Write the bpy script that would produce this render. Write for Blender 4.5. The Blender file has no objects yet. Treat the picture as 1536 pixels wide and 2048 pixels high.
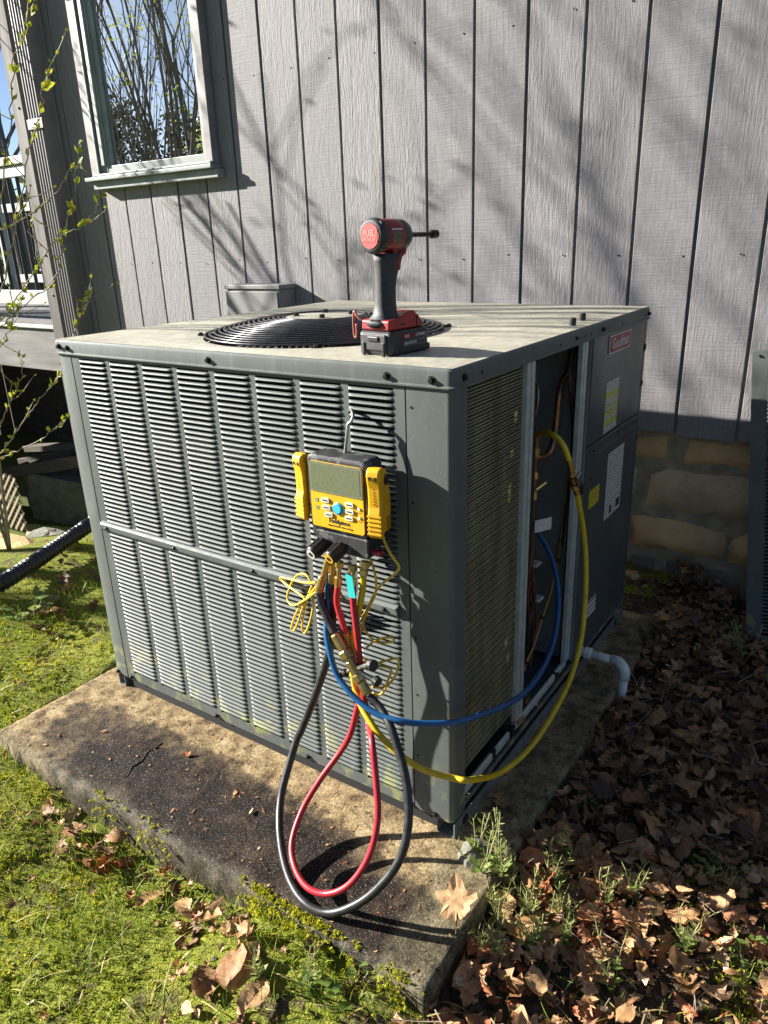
import bpy, math, random
import numpy as np
from mathutils import Vector, Matrix

# ------------------------------------------------------------------ camera, sky, sun, exposure
scene = bpy.context.scene
COL = scene.collection
H = 1.0066                      # top of the air conditioner lid above its base
cam_d = bpy.data.cameras.new('camera')
cam = bpy.data.objects.new('camera', cam_d); COL.objects.link(cam)
cam_d.sensor_fit = 'VERTICAL'; cam_d.sensor_height = 36.0
cam_d.lens = 1469.19 / 2048 * 36.0
cam_d.clip_start = 0.02; cam_d.clip_end = 2000
cam.matrix_world = (Matrix.Translation((0.63787, -1.14109, 1.22607)) @ Matrix.Rotation(0.609398, 4, 'Z')
                    @ Matrix.Rotation(1.214863, 4, 'X') @ Matrix.Rotation(-0.03546, 4, 'Z'))
scene.camera = cam

SUN_AZ, SUN_EL = math.radians(70.3), math.radians(22.5)      # azimuth of travel from +Y towards +X
sd = Vector((math.sin(SUN_AZ) * math.cos(SUN_EL), math.cos(SUN_AZ) * math.cos(SUN_EL), -math.sin(SUN_EL)))
world = bpy.data.worlds.new('World'); scene.world = world; world.use_nodes = True
wn = world.node_tree.nodes; wl = world.node_tree.links
sky = wn.new('ShaderNodeTexSky'); sky.sky_type = 'NISHITA'; sky.sun_disc = False
sky.sun_elevation = SUN_EL; sky.sun_rotation = SUN_AZ + math.pi
sky.altitude = 300; sky.air_density = 0.5; sky.dust_density = 0.35; sky.ozone_density = 1.0
wl.new(sky.outputs[0], wn['Background'].inputs[0]); wn['Background'].inputs[1].default_value = 0.05
sl = bpy.data.lights.new('sun', 'SUN'); sl.energy = 5.0; sl.angle = math.radians(0.53); sl.color = (1.0, 0.955, 0.88)
so = bpy.data.objects.new('sun', sl); COL.objects.link(so)
so.rotation_euler = sd.to_track_quat('-Z', 'Y').to_euler(); so.location = (-8, -3, 6)
scene.view_settings.view_transform = 'Standard'; scene.view_settings.look = 'None'
scene.view_settings.exposure = 1.85; scene.view_settings.gamma = 1.0
scene.view_settings.use_curve_mapping = False
scene.render.engine = 'CYCLES'

# ------------------------------------------------------------------ materials
def nodes_of(name):
    m = bpy.data.materials.new(name); m.use_nodes = True
    nt = m.node_tree; return m, nt, nt.nodes['Principled BSDF']
def N(nt, t, **k):
    n = nt.nodes.new(t)
    for a, v in k.items(): setattr(n, a, v)
    return n
def coords(nt, kind, stretch=(1, 1, 1)):
    if kind == 'P': o = N(nt, 'ShaderNodeNewGeometry').outputs['Position']
    else: o = N(nt, 'ShaderNodeTexCoord').outputs['Object']
    mp = N(nt, 'ShaderNodeMapping'); mp.inputs['Scale'].default_value = stretch
    nt.links.new(o, mp.inputs[0]); return mp.outputs[0]
def noise(nt, vec, scale, detail=3, rough=.55, dist=0):
    n = N(nt, 'ShaderNodeTexNoise'); n.inputs['Scale'].default_value = scale
    n.inputs['Detail'].default_value = detail; n.inputs['Roughness'].default_value = rough
    n.inputs['Distortion'].default_value = dist
    nt.links.new(vec, n.inputs['Vector']); return n.outputs['Fac']
def ramp(nt, fac, stops):
    r = N(nt, 'ShaderNodeValToRGB'); e = r.color_ramp.elements
    e[0].position, e[0].color = stops[0][0], (*stops[0][1], 1)
    e[1].position, e[1].color = stops[-1][0], (*stops[-1][1], 1)
    for p, c in stops[1:-1]:
        x = e.new(p); x.color = (*c, 1)
    nt.links.new(fac, r.inputs[0]); return r.outputs[0]
def mixc(nt, fac, a, b, mode='MIX'):
    m = N(nt, 'ShaderNodeMix', data_type='RGBA', blend_type=mode)
    for i, v in ((0, fac), (6, a), (7, b)):
        if hasattr(v, 'is_linked'): nt.links.new(v, m.inputs[i])
        elif isinstance(v, (int, float)): m.inputs[i].default_value = v
        else: m.inputs[i].default_value = (*v, 1)
    return m.outputs[2]
def math_n(nt, op, a, b=None, clamp=False):
    m = N(nt, 'ShaderNodeMath', operation=op, use_clamp=clamp)
    for i, v in enumerate((a, b)):
        if v is None: continue
        if hasattr(v, 'is_linked'): nt.links.new(v, m.inputs[i])
        else: m.inputs[i].default_value = v
    return m.outputs[0]
def bump(nt, bs, h, strength, dist):
    b = N(nt, 'ShaderNodeBump'); b.inputs['Strength'].default_value = strength; b.inputs['Distance'].default_value = dist
    nt.links.new(h, b.inputs['Height']); nt.links.new(b.outputs[0], bs.inputs['Normal'])
G = {}
def mat(name, col, col2=None, rough=.5, metal=0., scale=12, bumps=None, kind='P', stretch=(1, 1, 1), lo=.38, hi=.62, spec=.5, detail=4, coat=0, speck=None):
    if name in G: return G[name]
    m, nt, bs = nodes_of(name)
    bs.inputs['Roughness'].default_value = rough; bs.inputs['Metallic'].default_value = metal
    bs.inputs['Specular IOR Level'].default_value = spec
    if coat: bs.inputs['Coat Weight'].default_value = coat; bs.inputs['Coat Roughness'].default_value = .15
    bs.inputs['Base Color'].default_value = (*col, 1)
    if col2 is None: col2 = tuple(c * .82 for c in col)
    f = noise(nt, coords(nt, kind, stretch), scale, detail)
    c = ramp(nt, f, [(lo, col), (hi, col2)])
    if speck: c = mixc(nt, math_n(nt, 'MULTIPLY', ramp(nt, noise(nt, coords(nt, kind), speck[0], 3, .6), [(speck[1], (0, 0, 0)), (speck[1] + .05, (1, 1, 1))]), .8), c, speck[2])
    nt.links.new(c, bs.inputs['Base Color'])
    r = N(nt, 'ShaderNodeMapRange'); r.inputs[1].default_value = .3; r.inputs[2].default_value = .7
    r.inputs[3].default_value = max(rough - .08, .03); r.inputs[4].default_value = min(rough + .1, 1)
    nt.links.new(f, r.inputs[0]); nt.links.new(r.outputs[0], bs.inputs['Roughness'])
    if bumps:
        bsn, st, d = bumps
        bump(nt, bs, noise(nt, coords(nt, kind, stretch), bsn, 3), st, d)
    G[name] = m; return m

def siding_material():
    m, nt, bs = nodes_of('painted_rough_sawn_siding')
    oi = N(nt, 'ShaderNodeObjectInfo').outputs['Random']
    def c3(st):
        g = N(nt, 'ShaderNodeNewGeometry').outputs['Position']; mp = N(nt, 'ShaderNodeMapping'); mp.inputs['Scale'].default_value = st
        cb = N(nt, 'ShaderNodeCombineXYZ'); nt.links.new(math_n(nt, 'MULTIPLY', oi, 37.), cb.inputs[2]); nt.links.new(math_n(nt, 'MULTIPLY', oi, 11.), cb.inputs[1])
        nt.links.new(g, mp.inputs[0]); nt.links.new(cb.outputs[0], mp.inputs['Location']); return mp.outputs[0]
    big = noise(nt, c3((1.3, 1, .5)), 2.2, 4)
    fib = noise(nt, c3((1, 1, .085)), 120, 4, .55, 1.1)
    fig = noise(nt, c3((1, 1, .2)), 42, 3, .55, 3.2)
    saw = noise(nt, c3((.06, 1, 1.0)), 190, 2, .5, .4)
    lines = noise(nt, c3((.02, 1, 1)), 30, 1, .4, 0)
    pit = noise(nt, c3((1, 1, .35)), 150, 2, .5)
    c = ramp(nt, big, [(.3, (.186, .178, .184)), (.52, (.212, .203, .206)), (.75, (.235, .219, .217))])
    c = mixc(nt, .22, c, ramp(nt, fib, [(.35, (.10, .098, .102)), (.6, (.31, .295, .295))]))
    c = mixc(nt, 1., c, ramp(nt, pit, [(.2, (.45, .45, .46)), (.3, (1, 1, 1))]), 'MULTIPLY')
    c = mixc(nt, 1., c, ramp(nt, oi, [(0, (.93, .93, .94)), (1, (1.06, 1.05, 1.04))]), 'MULTIPLY')
    nt.links.new(c, bs.inputs['Base Color'])
    bs.inputs['Roughness'].default_value = .7; bs.inputs['Specular IOR Level'].default_value = .35
    kind = ramp(nt, math_n(nt, 'ADD', math_n(nt, 'MULTIPLY', oi, .6), math_n(nt, 'MULTIPLY', noise(nt, c3((1, 1, .5)), 4.0, 2), .4)), [(.38, (0, 0, 0)), (.56, (1, 1, 1))])
    inv = math_n(nt, 'SUBTRACT', 1., kind)
    h = math_n(nt, 'MULTIPLY', fib, math_n(nt, 'ADD', math_n(nt, 'MULTIPLY', kind, .9), .35))
    h = math_n(nt, 'ADD', h, math_n(nt, 'MULTIPLY', math_n(nt, 'MULTIPLY', fig, kind), .9))
    h = math_n(nt, 'ADD', h, math_n(nt, 'MULTIPLY', math_n(nt, 'MULTIPLY', saw, inv), .55))
    ln = ramp(nt, lines, [(.0, (1, 1, 1)), (.36, (1, 1, 1)), (.375, (0, 0, 0)), (.39, (1, 1, 1)), (1, (1, 1, 1))])
    h = math_n(nt, 'ADD', h, math_n(nt, 'MULTIPLY', ln, .10))
    bump(nt, bs, h, 1.0, .0021)
    G['siding'] = m; return m

def concrete_material():
    m, nt, bs = nodes_of('weathered_concrete')
    v = coords(nt, 'P')
    n1 = noise(nt, v, 4.5, 5, .6); n2 = noise(nt, v, 26, 4); gr = noise(nt, v, 330, 2, .6); gr2 = noise(nt, v, 150, 3, .7)
    tan = ramp(nt, n2, [(.30, (.075, .05, .026)), (.46, (.26, .19, .10)), (.6, (.39, .30, .165)), (.75, (.50, .40, .25))])
    dark = ramp(nt, n2, [(.3, (.007, .005, .004)), (.52, (.020, .013, .010)), (.75, (.06, .038, .024))])
    grey = ramp(nt, n2, [(.3, (.035, .034, .018)), (.5, (.09, .082, .055)), (.7, (.17, .15, .115))])
    sp = N(nt, 'ShaderNodeSeparateXYZ'); nt.links.new(v, sp.inputs[0])
    # stain shape: a long wet patch along the middle of the front apron, ragged by noise
    wob = math_n(nt, 'MULTIPLY', math_n(nt, 'SUBTRACT', math_n(nt, 'ADD', math_n(nt, 'MULTIPLY', n1, .72), math_n(nt, 'MULTIPLY', n2, .28)), .5), .95)
    dx = math_n(nt, 'POWER', math_n(nt, 'ABSOLUTE', math_n(nt, 'DIVIDE', math_n(nt, 'ADD', sp.outputs[0], .47), .74)), 3.)
    dyv = math_n(nt, 'ADD', sp.outputs[1], .262)
    dyv = math_n(nt, 'ADD', dyv, math_n(nt, 'MULTIPLY', math_n(nt, 'ADD', sp.outputs[0], .56), .07))
    dy = math_n(nt, 'POWER', math_n(nt, 'ABSOLUTE', math_n(nt, 'DIVIDE', dyv, .185)), 2.6)
    s = math_n(nt, 'ADD', math_n(nt, 'ADD', dx, dy), math_n(nt, 'MULTIPLY', wob, 2.2))
    msk = ramp(nt, s, [(.35, (1, 1, 1)), (.8, (.62, .62, .62)), (1.5, (0, 0, 0))])
    edge = ramp(nt, math_n(nt, 'ADD', sp.outputs[1], math_n(nt, 'MULTIPLY', wob, .25)), [(0., (0, 0, 0)), (.05, (0, 0, 0)), (.1, (0, 0, 0))])
    c = mixc(nt, msk, tan, dark)
    fr = ramp(nt, math_n(nt, 'ADD', math_n(nt, 'MULTIPLY', sp.outputs[1], -1), math_n(nt, 'MULTIPLY', wob, .12)), [(.305, (0, 0, 0)), (.35, (1, 1, 1))])
    c = mixc(nt, math_n(nt, 'MULTIPLY', fr, .7), c, grey)
    # mossy shaded side strip
    sd_ = ramp(nt, math_n(nt, 'ADD', sp.outputs[0], math_n(nt, 'MULTIPLY', wob, .1)), [(.0, (0, 0, 0)), (.03, (1, 1, 1))])
    c = mixc(nt, math_n(nt, 'MULTIPLY', sd_, .7), c, ramp(nt, n2, [(.3, (.06, .055, .03)), (.55, (.17, .15, .09)), (.75, (.24, .22, .15))]))
    pits = ramp(nt, noise(nt, v, 60, 3), [(.30, (.25, .25, .25)), (.40, (1, 1, 1))])
    c = mixc(nt, 1., c, pits, 'MULTIPLY')
    grains = ramp(nt, gr, [(.60, (0, 0, 0)), (.66, (1, 1, 1))])
    c = mixc(nt, math_n(nt, 'MULTIPLY', grains, .42), c, (.50, .44, .36))
    sand = ramp(nt, gr2, [(.35, (.55, .5, .45)), (.65, (1.2, 1.2, 1.2))])
    c = mixc(nt, 1., c, sand, 'MULTIPLY')
    nt.links.new(c, bs.inputs['Base Color'])
    bs.inputs['Specular IOR Level'].default_value = .18
    rr = ramp(nt, msk, [(0, (.92, .92, .92)), (1, (.72, .72, .72))]); nt.links.new(rr, bs.inputs['Roughness'])
    h = math_n(nt, 'ADD', math_n(nt, 'MULTIPLY', gr, .6), math_n(nt, 'ADD', math_n(nt, 'MULTIPLY', gr2, .9), math_n(nt, 'MULTIPLY', n2, 1.3)))
    bump(nt, bs, h, .8, .0022)
    G['concrete'] = m; return m

def tint_material(name, stops, rough=.7, trans=.0, bumpy=0, vein=False):
    """colour picked per leaf or blade by a random 'tint' attribute"""
    m, nt, bs = nodes_of(name)
    a = N(nt, 'ShaderNodeAttribute', attribute_name='tint')
    c = ramp(nt, a.outputs['Fac'], stops)
    f = noise(nt, coords(nt, 'P'), 90, 3)
    c = mixc(nt, 1., c, ramp(nt, f, [(.3, (.62, .6, .58)), (.7, (1.25, 1.22, 1.2))]), 'MULTIPLY')
    nt.links.new(c, bs.inputs['Base Color'])
    bs.inputs['Roughness'].default_value = rough; bs.inputs['Specular IOR Level'].default_value = .4
    if bumpy: bump(nt, bs, noise(nt, coords(nt, 'P'), 160, 4), bumpy, .0012)
    if trans:
        t = N(nt, 'ShaderNodeBsdfTranslucent'); nt.links.new(c, t.inputs[0])
        mx = N(nt, 'ShaderNodeMixShader'); mx.inputs[0].default_value = trans
        nt.links.new(bs.outputs[0], mx.inputs[1]); nt.links.new(t.outputs[0], mx.inputs[2])
        nt.links.new(mx.outputs[0], nt.nodes['Material Output'].inputs[0])
    G[name] = m; return m

def glass_material():
    m, nt, bs = nodes_of('window_glass')
    g = N(nt, 'ShaderNodeBsdfGlossy'); g.inputs['Roughness'].default_value = .0; g.inputs[0].default_value = (.93, .97, .95, 1)
    d = N(nt, 'ShaderNodeBsdfDiffuse'); d.inputs[0].default_value = (.016, .02, .017, 1)
    lw = N(nt, 'ShaderNodeFresnel'); lw.inputs[0].default_value = 2.1
    mx = N(nt, 'ShaderNodeMixShader'); f = math_n(nt, 'MULTIPLY', lw.outputs[0], 4.6, True)
    nt.links.new(f, mx.inputs[0]); nt.links.new(d.outputs[0], mx.inputs[1]); nt.links.new(g.outputs[0], mx.inputs[2])
    nt.links.new(mx.outputs[0], nt.nodes['Material Output'].inputs[0])
    G['glass'] = m; return m
siding_material(); concrete_material(); glass_material()
def paint_material():
    m, nt, bs = nodes_of('baked_grey_paint')
    v = coords(nt, 'P'); n1 = noise(nt, v, 3.2, 4, .6); n2 = noise(nt, coords(nt, 'P', (1, 1, .18)), 34, 4, .6); n3 = noise(nt, v, 420, 2, .5)
    c = ramp(nt, n1, [(.3, (.082, .094, .088)), (.7, (.108, .121, .114))])
    c = mixc(nt, math_n(nt, 'MULTIPLY', ramp(nt, n2, [(.55, (0, 0, 0)), (.75, (1, 1, 1))]), .3), c, (.20, .19, .165))          # run-down dust
    c = mixc(nt, ramp(nt, n3, [(.735, (0, 0, 0)), (.75, (1, 1, 1))]), c, (.42, .43, .42))                                        # chips
    sp = N(nt, 'ShaderNodeSeparateXYZ'); nt.links.new(v, sp.inputs[0])
    pol = math_n(nt, 'MULTIPLY', ramp(nt, noise(nt, v, 16, 3), [(.52, (0, 0, 0)), (.64, (1, 1, 1))]), ramp(nt, sp.outputs[2], [(.03, (.8, .8, .8)), (.16, (0, 0, 0))]))
    c = mixc(nt, math_n(nt, 'MULTIPLY', pol, .45), c, (.40, .40, .10))                                                            # pollen patches
    nt.links.new(c, bs.inputs['Base Color']); bs.inputs['Specular IOR Level'].default_value = .32
    nt.links.new(ramp(nt, n2, [(.3, (.44, .44, .44)), (.7, (.62, .62, .62))]), bs.inputs['Roughness'])
    bump(nt, bs, noise(nt, v, 60, 3), .12, .001); G['unit_paint'] = m
paint_material()
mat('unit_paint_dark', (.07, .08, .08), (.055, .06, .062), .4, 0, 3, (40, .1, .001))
def lid_material():
    m, nt, bs = nodes_of('dusty_lid_paint')
    v = coords(nt, 'P')
    n1 = noise(nt, v, 7, 5, .65); n2 = noise(nt, v, 60, 4)
    c = ramp(nt, n1, [(.3, (.27, .26, .215)), (.5, (.40, .38, .30)), (.7, (.48, .455, .36))])
    c = mixc(nt, .5, c, ramp(nt, n2, [(.35, (.2, .19, .15)), (.65, (.42, .39, .30))]))
    nt.links.new(c, bs.inputs['Base Color']); bs.inputs['Roughness'].default_value = .55
    bump(nt, bs, n2, .25, .001); G['lid_top'] = m
lid_material()
mat('black_plastic', (.010, .010, .011), (.017, .017, .018), .45, 0, 40, (300, .2, .0006))
mat('black_wire', (.012, .012, .014), (.02, .02, .024), .28, 0, 20, spec=.6)
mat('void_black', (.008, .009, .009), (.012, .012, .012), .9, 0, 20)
mat('galvanised', (.52, .56, .54), (.4, .44, .42), .45, .3, 30, (120, .15, .0006))
mat('interior_paint', (.25, .28, .27), (.19, .21, .2), .45, 0, 5)
mat('copper', (.36, .15, .075), (.18, .085, .05), .38, .75, 25)
mat('brass', (.62, .44, .16), (.42, .28, .09), .3, .9, 40)
mat('steel', (.5, .5, .48), (.35, .35, .34), .28, .9, 40)
mat('dark_steel', (.04, .04, .042), (.02, .02, .02), .35, .6, 40)
mat('hose_black', (.012, .013, .014), (.022, .022, .023), .42, 0, 60, spec=.5, speck=(90, .64, (.055, .052, .048)))
mat('hose_red', (.42, .018, .03), (.32, .012, .022), .42, 0, 30, spec=.45, speck=(160, .66, (.12, .02, .02)))
mat('hose_blue', (.006, .085, .22), (.006, .06, .165), .38, 0, 30, spec=.5)
mat('hose_yellow', (.62, .44, .012), (.5, .34, .012), .42, 0, 40, spec=.45, speck=(140, .64, (.09, .07, .02)))
mat('wire_yellow', (.72, .50, .03), (.6, .38, .02), .4, 0, 40)
mat('tool_yellow', (.78, .41, .008), (.66, .33, .006), .45, 0, 25, (200, .1, .0005), speck=(110, .65, (.36, .2, .03)))
mat('scuffed_rubber', (.016, .0165, .018), (.03, .03, .031), .55, 0, 30, (120, .4, .001), speck=(38, .56, (.12, .12, .115)))
mat('rubber_grey', (.018, .0185, .02), (.035, .036, .038), .6, 0, 45, (160, .35, .001))
mat('lcd', (.18, .195, .12), (.14, .155, .095), .22, 0, 200, spec=.5)
mat('button_white', (.62, .6, .5), (.5, .48, .42), .5)
mat('button_blue', (.02, .30, .5), (.015, .24, .42), .4)
mat('tool_red', (.30, .012, .016), (.24, .01, .013), .42, 0, 30, spec=.5)
mat('badge_red', (.30, .012, .02), (.26, .01, .016), .45)
mat('print_white', (.62, .6, .57), (.52, .5, .47), .6)
mat('print_black', (.02, .02, .022), (.03, .03, .03), .6)
mat('teal_tape', (.02, .48, .46), (.02, .4, .4), .5)
mat('coil_dirty', (.27, .24, .135), (.13, .115, .06), .6, .1, 22, (240, .5, .001), lo=.3, hi=.7, stretch=(1, 1, .25))
mat('coil_dust', (.62, .52, .16), (.45, .36, .1), .8)
mat('pvc_white', (.68, .68, .65), (.56, .56, .53), .4, 0, 30)
mat('window_vinyl', (.24, .27, .25), (.19, .215, .20), .45, 0, 10)
mat('trim_lilac', (.22, .20, .20), (.17, .155, .155), .6, 0, 14)
mat('deck_white', (.46, .48, .46), (.36, .38, .36), .5, 0, 8)
mat('grey_wood', (.145, .13, .122), (.085, .075, .07), .8, 0, 18, (60, .6, .002), stretch=(1, 1, .12), lo=.3, hi=.7)
mat('grey_wood_across', (.19, .178, .172), (.115, .105, .10), .8, 0, 18, (60, .6, .002), stretch=(.12, 1, 1), lo=.3, hi=.7)
mat('old_plank', (.10, .08, .06), (.055, .042, .03), .85, 0, 16, (60, .6, .002), stretch=(.15, .15, 1), lo=.3, hi=.7)
mat('downspout_paint', (.17, .158, .158), (.14, .13, .13), .5, 0, 10)
mat('shade_trim', (.13, .135, .135), (.1, .105, .105), .6, 0, 10)
mat('sandstone', (.72, .44, .20), (.47, .30, .15), .9, 0, 7, (55, 1., .006), lo=.3, hi=.7)
mat('sandstone_pale', (.62, .46, .27), (.42, .31, .19), .9, 0, 8, (55, 1., .006), lo=.3, hi=.7)
mat('fieldstone', (.20, .19, .15), (.10, .10, .075), .9, 0, 8, (55, 1., .006), lo=.3, hi=.7)
mat('mortar', (.38, .31, .21), (.24, .205, .14), .95, 0, 20, (120, .8, .003))
mat('bark', (.19, .155, .125), (.10, .085, .072), .9, 0, 9, (45, .8, .006), stretch=(1, 1, .3), lo=.3, hi=.7)
mat('twig', (.34, .28, .19), (.19, .15, .105), .7, 0, 20)
mat('corrugated_black', (.012, .014, .018), (.02, .022, .027), .33, 0, 20, spec=.5)
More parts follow.
